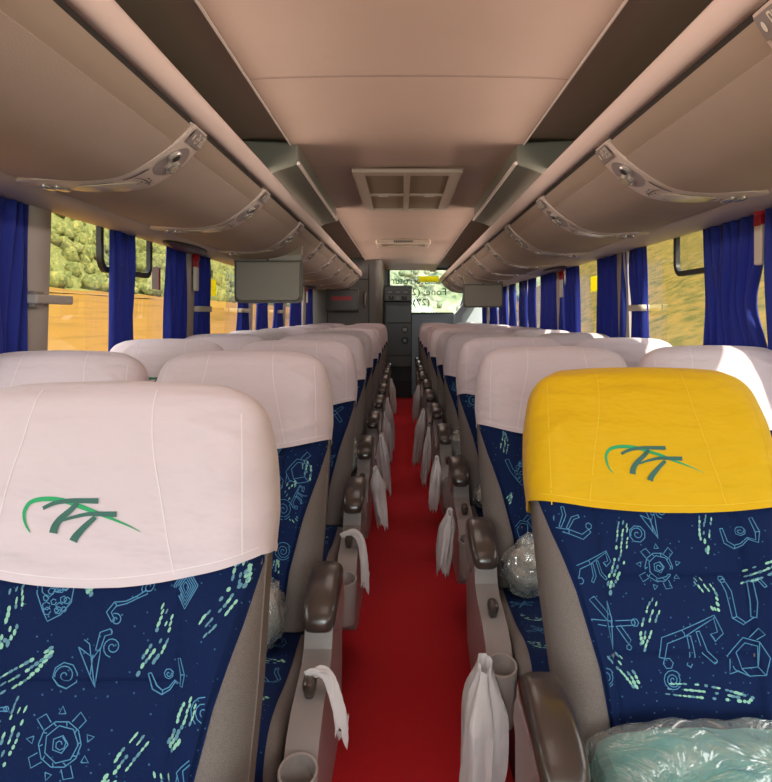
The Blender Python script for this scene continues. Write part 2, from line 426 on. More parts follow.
rack(-1, [.97 - .0, 1.97, 2.95, 3.98, 5.0, 6.0, 7.0, 8.05, 9.0], 9.55, 'continuous overhead luggage rack with curved grey-brown bins along the left side', ['0241', '0645', '1009', '1413', '1817', '2221', '2625', '3029', '3433'])
rack(1, [1.16, 2.15, 3.13, 4.1, 5.1, 6.1, 7.1, 8.1, 9.1, 10.1], 11.0, 'continuous overhead luggage rack with curved beige bins along the right side', ['0148', '0504', '0908', '1312', '1716', '2120', '2524', '2928', '3332', '3736'])

# valance and walls
for k, sg in enumerate((-1, 1)):
    nm = ('left', 'right')[k]
    mb = MB()
    pts = [(1.0, 1.583), (1.03, 1.572), (1.12, 1.572), (1.19, 1.576), (1.212, 1.580), (1.222, 1.60), (1.222, 2.03), (1.26, 2.03), (1.26, 1.60), (1.30, 1.56), (1.0, 1.595)]
    mb = MB()
    pp = [(1.0, 1.600), (1.0, 1.580), (1.02, 1.568), (1.15, 1.566), (1.205, 1.570), (1.225, 1.585), (1.27, 1.60), (1.27, 2.03), (1.24, 2.03), (1.22, 1.62)]
    mb.extr_y([(CX + sg * a, b) for a, b in pp], Y0, Y1)
    struct('trim_%d' % (k + 4), mb, M['valance'], angle=60)
    mb = MB()
    sill = .80
    mb.extr_y([(CX + sg * a, b) for a, b in ((1.235, sill), (1.215, sill + .012), (1.21, sill - .02), (1.225, sill - .06), (1.235, 0), (1.28, 0), (1.28, sill))], Y0, Y1)
    struct('wall_' + nm, mb, M['wall'], angle=60)
    # pillars
    PY = [-1.3, .65, 2.335, 4.0, 5.6, 7.2, 8.72, 10.3]
    edges = []
    for i, y in enumerate(PY):
        w = .075
        mb = MB()
        prof = [(1.205, y - w), (1.19, y - w + .02), (1.185, y + w - .02), (1.205, y + w), (1.255, y + w), (1.255, y - w)]
        def ring(z): 
            k_ = (1.58 - z) / .78 * .022
            return [(CX + sg * (a + k_), b, z) for a, b in prof]
        mb.loft([ring(z) for z in (.79, 1.2, 1.60)])
        struct('trim_%d' % (6 + k * 10 + i), mb, M['pillar'], angle=50)
        edges.append((y - w, y + w))
    ee = [(Y0 - .0, Y0)] + edges + [(Y1, Y1)]
    for i, (a, b) in enumerate(zip(ee, ee[1:])):
        y0, y1 = a[1], b[0]
        if y1 - y0 < .1: continue
        mb = MB()
        x = lambda z: CX + sg * (1.238 + (1.58 - z) / .78 * .018)
        mb.poly([(x(.8), y0, .80), (x(.8), y1, .80), (x(1.6), y1, 1.60), (x(1.6), y0, 1.60)])
        w = struct('window_%d' % (1 + k * 12 + i), mb, M['glass'], sm=False)
        w.name = 'window_%d' % (1 + k * 12 + i)
        d = MB()                        # rubber gasket round the pane
        for (ya, yb, za, zb) in ((y0, y0 + .012, .80, 1.6), (y1 - .012, y1, .80, 1.6), (y0, y1, .80, .812)):
            d.box(min(x(za) - sg * .014, x(za) + sg * .002), max(x(za) - sg * .014, x(za) + sg * .002), ya, yb, za, zb)
        obj('window_gasket', d, M['dark'], w, sm=False)

# windscreen end behind the camera (open above dash height) and rear wall
mb = MB(); mb.box(CX - 1.27, CX + 1.27, Y0 - .06, Y0, -.05, .72); mb.box(CX - 1.27, CX + 1.27, Y0 - .06, Y0, 1.9, 2.06)
struct('wall_front', mb, M['wall'], sm=False)
mb = MB(); mb.poly([(CX - 1.25, Y0 - .03, .72), (CX + 1.25, Y0 - .03, .72), (CX + 1.25, Y0 - .03, 1.9), (CX - 1.25, Y0 - .03, 1.9)])
struct('window_30', mb, M['glass_c'], sm=False)

RX0, RX1, RZ0, RZ1 = -.215, .98, H(.035), H(.74)
mb = MB()
mb.box(CX - 1.27, RX0, Y1, Y1 + .06, 0, 2.05); mb.box(RX1, CX + 1.27, Y1, Y1 + .06, 0, 2.05)
mb.box(RX0, RX1, Y1, Y1 + .06, 0, RZ0); mb.box(RX0, RX1, Y1, Y1 + .06, RZ1, 2.05)
n = len(mb.v)
mb.extr_y([(.30, RZ0 - .002), (RX1, RZ0 - .002), (RX1, RZ1), (.97, RZ1), (.94, RZ0 + .25), (.86, RZ0 + .0), (.80, RZ0 - .03), (.55, RZ0 + .0)], Y1 - .03, Y1 + .05)
struct('wall_rear', mb, M['rear'], sm=False)
mb = MB()
for a in ((RX0 - .01, RX0 + .028, RZ0, RZ1), (RX0, RX1, RZ1 - .028, RZ1 + .005), (RX0, .8, RZ0 - .01, RZ0 + .02)):
    mb.box(a[0], a[1], Y1 - .012, Y1 + .02, a[2], a[3])
mbp = MB(); mbp.poly([(RX0, Y1 + .03, RZ0), (RX1, Y1 + .03, RZ0), (RX1, Y1 + .03, RZ1), (RX0, Y1 + .03, RZ1)])
rw = struct('window_31', mbp, M['glass_c'], sm=False)
obj('window_gasket', mb, M['dark'], rw, sm=False)
# pale slanting pillar in the rear right corner
mb = MB(); mb.loft([[(.80, 10.98, 1.0), (.90, 10.98, 1.0), (.90, 11.18, 1.0), (.80, 11.18, 1.0)], [(.80, 10.98, 1.24), (.92, 10.98, 1.24), (.92, 11.18, 1.24), (.80, 11.18, 1.24)], [(1.10, 10.98, 1.62), (1.27, 10.98, 1.62), (1.27, 11.18, 1.62), (1.10, 11.18, 1.62)]])
struct('trim_40', mb, mat('rear_pillar_white', (.62, .64, .66), .5), sm=False)

def text_mesh(name, body, size, m, loc, rot, parent=None, ext=.0008):
    cu = bpy.data.curves.new(name, 'FONT'); cu.body = body; cu.size = size; cu.extrude = ext
    o = bpy.data.objects.new(name, cu); C.objects.link(o)
    bpy.context.view_layer.update()
    me = bpy.data.meshes.new_from_object(o.evaluated_get(bpy.context.evaluated_depsgraph_get()))
    bpy.data.objects.remove(o); me.materials.clear(); me.materials.append(m)
    return put(name, me, parent, loc, rot)
# lettering on the rear glass, read from outside
ry = (math.pi / 2, 0, math.pi)
def letters(body, xr, z, size, width, parent=None):
    o = text_mesh('window_lettering', body, size, M['navy'], (xr, Y1 + .02, z), ry, parent)
    w = max(v.co.x for v in o.data.vertices); o.scale = (width / w, 1, 1)
    return o
lt = thing('rear_window_lettering', 'navy mirrored lettering Transterrotur Fone across the rear window glass', 'lettering', (0.2, Y1 + .02, 1.6))
for body, xr, z, s, w in (('Transterrotur', .70, 1.22 + .50, .155, .87), ('Fone: (27) 3', .70, 1.22 + .325, .155, .80), ('(27) 9', .44, 1.22 + .165, .15, .40)):
    o = letters(body, xr - .2, z - 1.6, s, w, lt); o.location.y = 0

st = MB(); st.box(.265, .575, Y1 + .008, Y1 + .012, H(.53), H(.62))
tag(obj('notice_sticker', st, M['yellow'], sm=False), 'yellow rectangular sticker at the top of the rear window', 'sticker')

# lavatory partition at the rear left
mb = MB()
pts = [(-1.245, 9.56), (-.36, 9.56), (-.34, 9.57), (-.30, 9.60), (-.275, 9.65), (-.27, 9.72), (-.27, 11.19), (-1.245, 11.19)]
mb.loft([[(x, y, z) for x, y in pts] for z in (0, 2.02)])
struct('wall_lavatory', mb, M['lav'], angle=60)
t = thing('wall_panel_box', 'dark grey rounded wall box with red strip on the lavatory partition', 'wall box', (-.79, 9.55, 1.42))
mb = MB(); mb.prism([(0, -.155), (-.05, -.14), (-.065, -.12), (-.065, .14), (-.05, .16), (0, .16)], -.22, .22); obj('box_shell', mb, mat('wall_box_grey', (.10, .095, .085), .4), t, bev=.01)
mb = MB(); mb.box(-.14, .13, -.068, -.064, .005, .06); obj('red_strip', mb, M['red'], t, sm=False)
t = thing('door_handle_plate', 'dark oval handle on the lavatory partition near the aisle', 'handle', (-.49, 9.55, 1.44))
mb = MB(); mb.ball((0, -.005, 0), (.028, .012, .12)); obj('plate', mb, M['monitor_f'], t)
mb = MB(); mb.tube([(0, -.02, -.08), (0, -.035, -.05), (0, -.035, .05), (0, -.02, .08)], .008); obj('grip', mb, M['chrome'], t)
mb = MB()
for x in (-.99, -.44): mb.box(x - .008, x + .008, 9.548, 9.556, .02, 1.9)
mb.box(-1.0, -.43, 9.548, 9.556, 1.70, 1.715)
struct('trim_41', mb, M['dark'], sm=False)

# refreshment cabinet at the end of the aisle
cx0, cx1, cy = -.262, .145, 10.58
t = thing('refreshment_cabinet', 'tall dark grey refreshment cabinet with dispenser at the end of the aisle', 'cabinet', ((cx0 + cx1) / 2, cy, 0))
w = (cx1 - cx0) / 2
mb = MB(); mb.box(-w, w, 0.03, .55, .47, H(.45)); obj('cabinet_body', mb, M['cab'], t, bev=.008)
mb = MB(); mb.prism([(.03, H(.20)), (-.03, H(.22)), (-.035, H(.43)), (.03, H(.45))], -w, w); hd = obj('dispenser_head', mb, M['cab2'], t, bev=.006)
mb = MB(); mb.box(-w + .03, w - .02, -.042, -.03, H(.225), H(.305)); pn = obj('control_panel', mb, mat('dispenser_panel', (.16, .155, .14), .4), hd, sm=False)
mb = MB()
for x in (-.10, .09): mb.box(x - .04, x + .04, -.046, -.040, H(.235), H(.295))
obj('nozzle_bay', mb, M['dark'], pn, sm=False)
mb = MB()
for x in (-.10, .10): mb.ball((x, -.05, H(.275)), .014)
mb.box(-.02, .02, -.047, -.04, H(.24), H(.285))
obj('button', mb, M['armbox'], pn)
mb = MB()
for x in (-.12, 0.0, .11):
    for q in range(3): mb.box(x - .03 + .022 * q, x - .014 + .022 * q, -.0365, -.034, H(.345), H(.355))
obj('printed_mark', mb, M['panel'], hd, sm=False)
for (a, b) in ((H(-.10), H(.16)), (H(-.58), H(-.11)), (H(-.745), H(-.59))):
    mb = MB(); mb.box(-w + .025, w - .01, .012, .03, a, b)
    dr = obj('cabinet_door', mb, M['cab2'], t, bev=.006)
    if a == H(-.58):
        m2 = MB(); m2.tube([(.10, .0, H(-.20)), (.10, .014, H(-.20))], .05, 16); m2.tube([(.10, .0, H(-.36)), (.10, .014, H(-.36))], .055, 16)
        obj('latch_ring', m2, M['dark'], dr)
        m2 = MB(); m2.box(.07, .13, -.004, .0, H(-.225), H(-.175)); m2.box(.08, .12, -.004, .0, H(-.38), H(-.34)); obj('latch', m2, M['armbox'], dr, bev=.004)
mb = MB(); mb.box(-w, w + .0, .12, .55, .004, .47); mb.box(-w - .0, w + .0, .0, .55, .26, .275); obj('cabinet_base', mb, M['dark'], t, sm=False)

# ceiling hatch, lamp, side boxes
t = thing('ceiling_hatch', 'square ventilation hatch with four brown grilles in the ceiling', 'hatch', (.027, 4.40, 1.980))
mb = MB(); a, b = .285, .70
for i, r in enumerate(((-a, a, -b, -b + .09), (-a, a, b - .10, b), (-a, -a + .06, -b + .09, b - .10), (a - .06, a, -b + .09, b - .10), (-.018, .018, -b + .09, .0), (-.018, .018, .045, b - .10), (-a + .06, a - .06, -.0, .045))):
    mb.box(r[0], r[1], r[2], r[3], -.022, -.0005)
obj('hatch_frame', mb, M['hatchf'], t, sm=False)
for x0, x1 in ((-a + .062, -.020), (.020, a - .062)):
    for y0, y1 in ((-b + .092, -.002), (.047, b - .102)):
        mb = MB(); mb.box(x0, x1, y0, y1, -.012, 0); g = obj('hatch_grille', mb, M['grille'], t, sm=False)
for x in (-.14, .14):
    mb = MB(); mb.box(x - .03, x + .03, .005, .02, -.03, -.022); obj('hatch_latch', mb, M['trim'], t, bev=.003)
mb = MB(); mb.box(-a - .005, a + .005, -b - .006, b + .006, -.006, .0); obj('hatch_shadow_gap', mb, M['seam'], t, sm=False)
t = thing('ceiling_lamp', 'small rectangular ceiling lamp fitting in front of the rear window', 'lamp', (.012, 7.45, 1.985))
mb = MB(); mb.box(-.27, .27, -.30, -.25, -.05, 0); mb.box(-.27, .27, .2, .25, -.03, 0); mb.box(-.27, -.23, -.25, .2, -.045, 0); mb.box(.23, .27, -.25, .2, -.045, 0)
obj('lamp_housing', mb, M['hatchf'], t, bev=.01)
mb = MB(); mb.box(-.23, .23, -.25, .2, -.018, -.004); obj('lamp_lens', mb, M['lens'], t, sm=False)
mb = MB(); 
for i in range(10): mb.box(-.09 + i * .019, -.078 + i * .019, -.303, -.299, -.035, -.015)
obj('lamp_grille', mb, M['dark'], t, sm=False)
for k, sg in enumerate((-1, 1)):
    t = thing('ceiling_box', 'long dark wedge-shaped box above the ' + ('left' if sg < 0 else 'right') + ' luggage rack', 'ceiling box', (CX + sg * .6, 3.13, 1.95), group='ceiling boxes')
    mb = MB(); L = 1.85
    pr = [(.478, 1.975), (.475, 1.885), (.486, 1.873), (.56, 1.850), (.66, 1.800), (.76, 1.79), (.76, 1.985)]
    mb.extr_y([(sg * (x - .6), z - 1.95) for x, z in pr], 0, L); obj('box_shell', mb, M['greenbox'], t, bev=.006)
    mb = MB(); mb.box(*sorted((sg * (.480 - .6), sg * (.466 - .6))), .0, L, -.073, -.058); obj('box_edge_strip', mb, M['trim'], t, bev=.003)

# monitors
def monitor(px0, px1, top, bot, Z, label):
    x0, x1 = (px0 - 402) / FL * Z, (px1 - 402) / FL * Z; w = (x1 - x0) / 2
    z1, z0 = H((316 - top) / FL * Z), H((316 - bot) / FL * Z)
    t = thing('flip_down_monitor', label, 'monitor', ((x0 + x1) / 2, Z, z1), group='flip-down monitors'); h = z1 - z0
    def rr(w_, z0_, z1_, r, y):
        pts = [(-w_, y, z1_), (w_, y, z1_)]
        for k in range(7):
            a = k * math.pi / 12; pts.append((w_ - r + r * math.cos(a), y, z0_ + r - r * math.sin(a)))
        for k in range(7):
            a = math.pi / 2 + k * math.pi / 12; pts.append((-w_ + r + r * math.cos(a), y, z0_ + r - r * math.sin(a)))
        return pts
    mb = MB(); mb.loft([rr(w, -h, 0, .03, .01), rr(w, -h, 0, .03, .05)][::-1]); obj('monitor_frame', mb, M['monitor_f'], t)
    mb = MB(); mb.loft([rr(w * .925, -h * .94, -.045, .03, -.004), rr(w * .945, -h * .955, -.04, .03, .012)]); obj('back_shell', mb, M['monitor'], t)
    mb = MB(); mb.prism([(-.01, -.035), (-.012, .0), (.03, .06), (.07, .06), (.055, -.035)], -w * .97, w * .985); hb = obj('hinge_bar', mb, M['monitor'], t, bev=.004)
    mb = MB(); mb.ball((0, -.012, -.030), (.008, .004, .005)); obj('catch', mb, M['dark'], hb)
    return t
monitor(234, 302, 255, 303, 4.4, 'flip-down monitor hanging under the left luggage rack, plain beige back')
monitor(463.5, 503, 281, 307.5, 7.5, 'flip-down monitor hanging under the right luggage rack, further back')

# ------------------------------------------------------------------ curtains
def curtain(sg, y0, y1, label, tie=None, xs=1.198, zt=1.572, zb=.80, pinch=.25, tie_at=.5):
    w = y1 - y0; yc = (y0 + y1) / 2
    t = thing('curtain', label, 'curtain', (CX + sg * xs, yc, zb), group='blue pleated window curtains')
    n = max(3, int(w / .048)); ph = random.random() * 6; am = .012 + random.uniform(0, .004)
    def f(u, v):
        z = lerp(0, zt - zb, v); k = 1 - (pinch * math.exp(-((z - .46) / .14) ** 2) if tie else pinch * .15 * math.sin(v * 3))
        yy = (u - tie_at) * w * k + (tie_at - .5) * w
        xx = am * math.sin(u * n * 2 * math.pi + ph + .6 * math.sin(v * 4)) * (.55 + .45 * math.sin(2.1 * u * 5 + v * 2) ** 2) + .006 * math.sin(u * 23 + v * 5)
        return (-sg * .0 + sg * xx + sg * .010 * (1 - v), yy + .006 * math.sin(v * 7 + u * 9), z)
    mb = MB(); mb.grid(f, n * 10, 22)
    cl = obj('cloth', mb, M['curtain'], t)
    s = cl.modifiers.new('thick', 'SOLIDIFY'); s.thickness = .0016
    if tie == 1:
        mb = MB(); k = (1 - pinch) * w
        c0 = (tie_at - .5) * w + (.5 - tie_at) * k
        h0 = min(k * .52, .09) if w > .4 else k * .52
        pts = []
        for q in range(24):
            a = 2 * math.pi * q / 24; pts.append((.030 * spow(math.cos(a), .5), c0 + h0 * spow(math.sin(a), .5)))
        mb.grid(lambda u, v: (pts[int(u * 24) % 24][0], pts[int(u * 24) % 24][1], .445 + .032 * v), 24, 1, closed_u=True)
        o = obj('tieback', mb, M['tie'], t); s = o.modifiers.new('thick', 'SOLIDIFY'); s.thickness = .003
    return t
LC = [(1.72, 2.27, 0, 'blue curtain nearest the camera on the left, beside the grey window pillar'),
      (2.90, 3.17, 0, 'narrow bunched blue curtain hanging across the black flap frame on the left'),
      (3.60, 3.93, 0, 'blue curtain on the left just before the pillar with the emergency hammer'),
      (4.07, 4.42, 1, 'blue curtain on the left just behind the emergency hammer, tied back'),
      (5.18, 5.52, 1, 'blue tied curtain under the left edge of the left monitor'),
      (5.85, 6.30, 0, 'second blue curtain seen below the left monitor'),
      (6.62, 7.12, 1, 'third blue curtain seen below the left monitor'),
      (7.62, 8.40, 0, 'blue curtain below the right edge of the left monitor'),
      (8.80, 9.45, 0, 'rearmost blue curtain on the left, beside the lavatory partition')]
for a, b, ti, lb in LC: curtain(-1, a, b, lb, ti)
RC = [(2.40, 2.91, 2, 'wide blue curtain gathered over the second white window seat on the right', .8),
      (2.04, 2.36, 0, 'blue curtain cut off by the right edge of the picture', .5),
      (3.60, 3.86, 1, 'sunlit pale blue curtain half tied beside the flap window on the right', .2),
      (3.92, 4.50, 0, 'dark blue curtain on the right next to the tied sunlit one', .5),
      (4.98, 5.36, 0, 'sunlit pale blue curtain right of the far red emergency hammer', .5),
      (5.42, 6.35, 0, 'wide violet blue curtain behind the far emergency hammer on the right', .5),
      (6.55, 6.95, 0, 'pale blue curtain left of the wide violet one on the right', .5),
      (7.05, 7.45, 0, 'dark narrow curtain between two pale ones on the right', .5),
      (7.75, 8.15, 0, 'pale narrow curtain just right of the right monitor', .5),
      (8.35, 9.0, 0, 'dark blue curtain touching the edge of the right monitor', .5),
      (9.3, 10.0, 0, 'blue curtain below the right monitor', .5),
      (10.35, 10.9, 0, 'rearmost pale blue curtain low beside the rear corner', .5)]
for a, b, ti, lb, ta in RC: curtain(1, a, b, lb, ti, tie_at=ta, xs=1.165 if a == 2.04 else 1.198)

# flap window frames
for sg in (-1, 1):
    y0, y1, zb = (2.86, 3.42, 1.408) if sg < 0 else (2.74, 3.26, 1.408)
    t = thing('flap_window_frame', 'black rounded flap window frame in the upper part of the ' + ('left' if sg < 0 else 'right') + ' side window', 'window flap', (CX + sg * 1.222, (y0 + y1) / 2, zb))
    w = (y1 - y0) / 2; r = .055; pts = [(0, -w, .21), (0, -w, r)]
    for k in range(1, 7): a = math.pi + k * math.pi / 12; pts.append((0, -w + r + r * math.cos(a), r + r * math.sin(a)))
    for k in range(0, 7): a = 1.5 * math.pi + k * math.pi / 12; pts.append((0, w - r + r * math.cos(a), r + r * math.sin(a)))
    pts.append((0, w, .21))
    mb = MB()
    def sec(i):
        p = Vector(pts[i]); d = (Vector(pts[min(i + 1, len(pts) - 1)]) - Vector(pts[max(i - 1, 0)])).normalized(); nn = Vector((0, -d.z, d.y))
        return [p + nn * a_ + Vector((b_, 0, 0)) for a_, b_ in ((.012, -.012), (-.012, -.012), (-.012, .012), (.012, .012))]
    mb.loft([sec(i) for i in range(len(pts))]); obj('flap_frame', mb, M['dark'], t, bev=.004)
    mb = MB(); mb.poly([(sg * .004, -w, 0.01), (sg * .004, w, .01), (sg * .004, w, .21), (sg * .004, -w, .21)]); obj('flap_pane', mb, M['glass_c'], t, sm=False)
    mb = MB(); mb.ball((-sg * .018, -.14, .012), (.008, .03, .014)); mb.tube([(-sg * .018, -.17, .01), (-sg * .022, -.11, .03)], .005); obj('flap_latch', mb, M['chrome'], t)

# emergency lamps and hammers, stickers, grab clip
def hammer(sg, y, z, label):
    t = thing('emergency_hammer', label, 'hammer', (CX + sg * 1.172, y, z), group='emergency hammers')
    mb = MB(); mb.box(-.012, .012, -.022, .022, .10, .135); mb.ball((0, 0, .155), (.022, .032, .028)); mb.tube([(0, -.035, .15), (0, -.055, .14)], [.012, .004]); obj('hammer_head', mb, M['red'], t, bev=.003)
    mb = MB(); mb.box(-.010, .010, -.026, .026, -.03, .105); obj('hammer_handle', mb, M['cream'], t, bev=.006)
    mb = MB(); mb.box(sg * .008 - .008, sg * .008 + .014, -.015, .018, .06, .20); obj('holder', mb, M['dark'], t, bev=.003)
hammer(-1, 4.02, H(.17), 'red emergency hammer with cream handle over the left curtains before the monitor')
hammer(-1, 8.72, H(.19), 'small far red emergency hammer by the last left curtain')
hammer(1, 5.40, H(.17), 'red emergency hammer with cream handle over the violet curtain on the right')
hammer(1, 2.40, H(.20), 'red emergency hammer at the right picture edge between two blue curtains')
for sg, y, lb in ((-1, 3.60, 'dark red exit lamp under the left luggage rack near the hammer'), (-1, 8.5, 'dark red exit lamp at the far end under the left rack'), (1, 5.3, 'dark red exit lamp under the right rack above the far hammer')):
    t = thing('exit_lamp', lb, 'lamp', (CX + sg * 1.10, y, 1.568), group='exit lamps')
    mb = MB(); N = 20
    for_r = [(q, z) for q, z in ((1, 0), (.95, -.010), (.80, -.019), (.5, -.025))]
    mb.loft([[(.055 * q * math.cos(2 * math.pi * k / N), .30 * q * math.sin(2 * math.pi * k / N), z) for k in range(N)] for q, z in for_r]); obj('lamp_lens', mb, M['dred'], t)
    mb = MB(); mb.loft([[(.060 * q * math.cos(2 * math.pi * k / N), .315 * q * math.sin(2 * math.pi * k / N), z) for k in range(N)] for q, z in ((1, .0), (1, -.008), (.96, -.012))]); obj('lamp_bezel', mb, M['dark'], t)
def sticker(sg, ya, yb, za, zb, m, label, bar=None):
    x = CX + sg * 1.232; mb = MB(); mb.box(x - .0015, x + .0015, ya, yb, za, zb, 0)
    if bar: mb.box(x - .003, x + .003, *bar, za, zb, 1)
    return tag(obj('notice_sticker', mb, [m, M['red']], sm=False), label, 'sticker', 'window notices')
sticker(-1, 4.46, 4.68, H(.13), H(.235), M['yellow'], 'yellow notice sticker on the left window just before the monitor')
sticker(-1, 4.44, 4.60, H(.245), H(.29), M['green'], 'pale green sticker above the yellow one on the left window')
sticker(-1, 3.48, 3.60, H(.13), H(.24), M['cream'], 'white notice with red edge on the left window beside the flap frame', (3.575, 3.60))
sticker(1, 4.60, 4.78, H(.16), H(.26), M['yellow'], 'yellow notice sticker on the right window behind the dark curtain')
t = thing('window_clip', 'small grey clip sticking out of the left window pillar', 'clip', (CX - 1.195, 2.335, 1.275))
mb = MB(); mb.box(.0, .035, -.09, .16, -.016, .014); obj('clip_arm', mb, M['pillar'], t, bev=.006)
mb = MB(); mb.box(.0, .02, -.075, -.015, -.028, .024); obj('clip_base', mb, M['cupin'], t, bev=.004)

# ------------------------------------------------------------------ seats
A_TAB = [(0, .20), (.1, .220), (.25, .232), (.45, .240), (.58, .225), (.66, .20)]
def back_half(h): return interp(A_TAB, h)
def bolster(x, h): return -.034 * smooth(.10, .19, abs(x)) * (1 - smooth(.30, .44, h))
def back_front(x, h, off=0):
    a = back_half(h); q = min(.995, abs(x / a)); b = .058
    d = -b * (1 - q ** 5) ** (1 / 5) + bolster(x, h) * (1 - q ** 14)
    d -= .010 * math.sin(min(1, max(0, (h - .02) / .25)) * math.pi) * (1 - smooth(.1, .2, abs(x)))
    return (x, d - off, h)
def grooves(x, h):
    g = 0
    for hh in (.145, .275, .405): g += .006 * math.exp(-((h - hh) / .0045) ** 2) * (1 if abs(x) < .125 else 0)
    g += .005 * math.exp(-((abs(x) - .125 - .02 * (h - .2)) / .004) ** 2)
    return g
UB = [(0, .137), (.12, .152), (.25, .184), (.35, .216), (.43, .237), (.6, .23)]
def bp(x, h): return back_front(x, h, .0055)

def shell_mesh():
    mb = MB(); rings = []
    for j in range(24):
        h = -.02 + .62 * j / 23; a = back_half(h) * (1 - .12 * smooth(.45, .6, h)); kb = 1 - .55 * smooth(.44, .58, h); r = []
        for k in range(64):
            t = 2 * math.pi * k / 64; x = a * spow(math.cos(t), .5)
            if math.sin(t) > 0: d = kb * .055 * (1 - min(1, abs(x / a)) ** 5) ** .2
            else: d = back_front(x, h)[1] * kb
            r.append((x, d, h))
        rings.append(r)
    mb.loft(rings); return mb.mesh('backrest', M['grey'], angle=80)

# --- fabric motifs (unit size, centred)
def circ(cx, cy, r, n=12, a0=0, a1=2 * math.pi): return [(cx + r * math.cos(a0 + (a1 - a0) * i / n), cy + r * math.sin(a0 + (a1 - a0) * i / n)) for i in range(n + 1)]
def spiral(cx, cy, r0, r1, turns, n=22, a0=0): return [(cx + (r0 + (r1 - r0) * i / n) * math.cos(a0 + turns * 2 * math.pi * i / n), cy + (r0 + (r1 - r0) * i / n) * math.sin(a0 + turns * 2 * math.pi * i / n)) for i in range(n + 1)]
def band(path, w, ticks=True):              # an outlined strip divided into stones
    out = []; Lp = []; Rp = []
    for i, p in enumerate(path):
        a = path[max(i - 1, 0)]; b = path[min(i + 1, len(path) - 1)]; dx, dy = b[0] - a[0], b[1] - a[1]; l = math.hypot(dx, dy) or 1
        ww = w * (.7 + .3 * math.sin(i * 1.3))
        Lp.append((p[0] - dy / l * ww, p[1] + dx / l * ww)); Rp.append((p[0] + dy / l * ww, p[1] - dx / l * ww))
        if ticks and i % 2 == 0: out.append([Lp[-1], (p[0] + .02, p[1]), Rp[-1]])
    out += [Lp + Rp[::-1] + [Lp[0]]]; return out
def sun():
    o = [circ(0, 0, .31, 10), circ(0.02, 0, .25, 7), circ(0, 0, .12, 5), spiral(0, 0, .03, .1, 1.2, 8)]
    for k in range(9):
        a = k * 2 * math.pi / 9 + .2; c, s = math.cos(a), math.sin(a)
        f = lambda r, q: (r * c - q * s, r * s + q * c)
        o.append([f(.32, -.07), f(.46, -.05 - .03 * (k % 2)), f(.49, .06), f(.32, .07)]) if k % 2 else o.append([f(.40, -.05), f(.50, 0), f(.40, .05), f(.40, -.05)])
    for k in range(10): a = k * 2 * math.pi / 10; o.append([(.25 * math.cos(a), .25 * math.sin(a)), (.31 * math.cos(a + .1), .31 * math.sin(a + .1))])
    return o
def heart():
    p = [(-.42, .5), (-.36, .1), (-.2, -.28), (-.08, -.5), (.2, -.36), (.42, -.1), (.45, .2), (.3, .38), (.08, .3), (.0, .08), (-.1, .0), (-.24, .12), (-.28, .5), (-.42, .5)]
    o = [p]; random.seed(3)
    for _ in range(16):
        x, y = random.uniform(-.3, .35), random.uniform(-.3, .25); r = random.uniform(.05, .09); o.append(circ(x, y, r, 5, random.random()))
    return o
def scroll(): return band([(-.42, -.3), (-.5, -.1), (-.34, .05), (-.1, .05), (.15, .12), (.38, .2)], .055) + [spiral(.42, .3, .03, .16, 1.6), spiral(-.36, -.28, .02, .14, 1.3)]
def diamond(): return [[(0, .5 * k), (.32 * k, .05 * k), (.02, -.5 * k), (-.32 * k, .02), (0, .5 * k)] for k in (1, .82, .64, .46, .28)]
def snake():  return band([(-.5, .3), (-.5, -.1), (-.32, -.28), (-.1, -.25), (.1, -.12), (.3, -.25), (.42, 0), (.42, .42)], .06) + [circ(.0, .12, .13, 7), spiral(0, .12, .02, .09, 1, 8)]
def tri(): return [[(-.2, .2), (0, -.45), (.16, .15), (.02, .0), (-.2, .2)], [(-.05, -.25), (.02, .05)], [(0, -.45), (-.02, .22), (-.1, .3)]] + [spiral(.34, .12, .02, .16, 1.7), spiral(-.45, -.2, .02, .17, 1.5), circ(-.45, -.2, .2, 8)] + band([(.1, .1), (.2, .34), (.34, .36)], .05)
def animal(): return band([(-.5, -.2), (-.42, .05), (-.1, .14), (.2, .26), (.45, .36), (.5, .12), (.36, .05)], .06) + band([(-.02, .1), (.0, -.2), (-.1, -.34)], .04) + band([(.14, .16), (.2, -.15), (.34, -.3)], .04) + [circ(-.42, -.28, .08, 6)]
def pot(): return [[(-.25, .1), (-.02, .3), (.28, .22), (.42, -.08), (.3, -.4), (.0, -.42), (-.28, -.3), (-.38, -.05), (-.25, .1)], [(-.2, .02), (.0, .2), (.24, .14), (.2, -.25), (-.14, -.28), (-.2, .02)], [(.28, .22), (.2, -.25), (.3, -.4)], [(-.14, -.28), (.0, -.42)], [(.1, .3), (.3, .48), (.4, .36), (.24, .26)], [(-.35, -.1), (-.4, -.38), (-.2, -.32)]]
def fly(): return band([(-.4, .05), (0, 0), (.45, .02)], .05) + [[(-.02, .4), (.03, .1), (.0, -.45), (-.06, 0), (-.02, .4)], [(-.05, .05), (-.4, .42), (-.3, .48), (0, .15)], [(.1, -.05), (.3, -.35), (.35, -.28), (.18, -.02)], circ(.46, .02, .07, 6)] + [circ(.3, -.4, .05, 5)]
def hook(): return band([(-.4, .45), (-.3, .2), (-.28, -.3), (-.1, -.42)], .06) + band([(.1, -.3), (.15, .0), (.15, .4), (.3, .45), (.4, .3)], .06) + [[(-.1, -.42), (.1, -.3)], circ(-.4, .45, .07, 6)]
def shell(): return [spiral(0, 0, .04, .36, 2.1), circ(0, 0, .42, 10, .5, 5.6)]
def star(): return band([(-.4, .35), (0, 0), (.35, -.4)], .08) + band([(.35, .3), (0, 0), (-.3, -.35)], .08) + [circ(0, 0, .1, 6)]
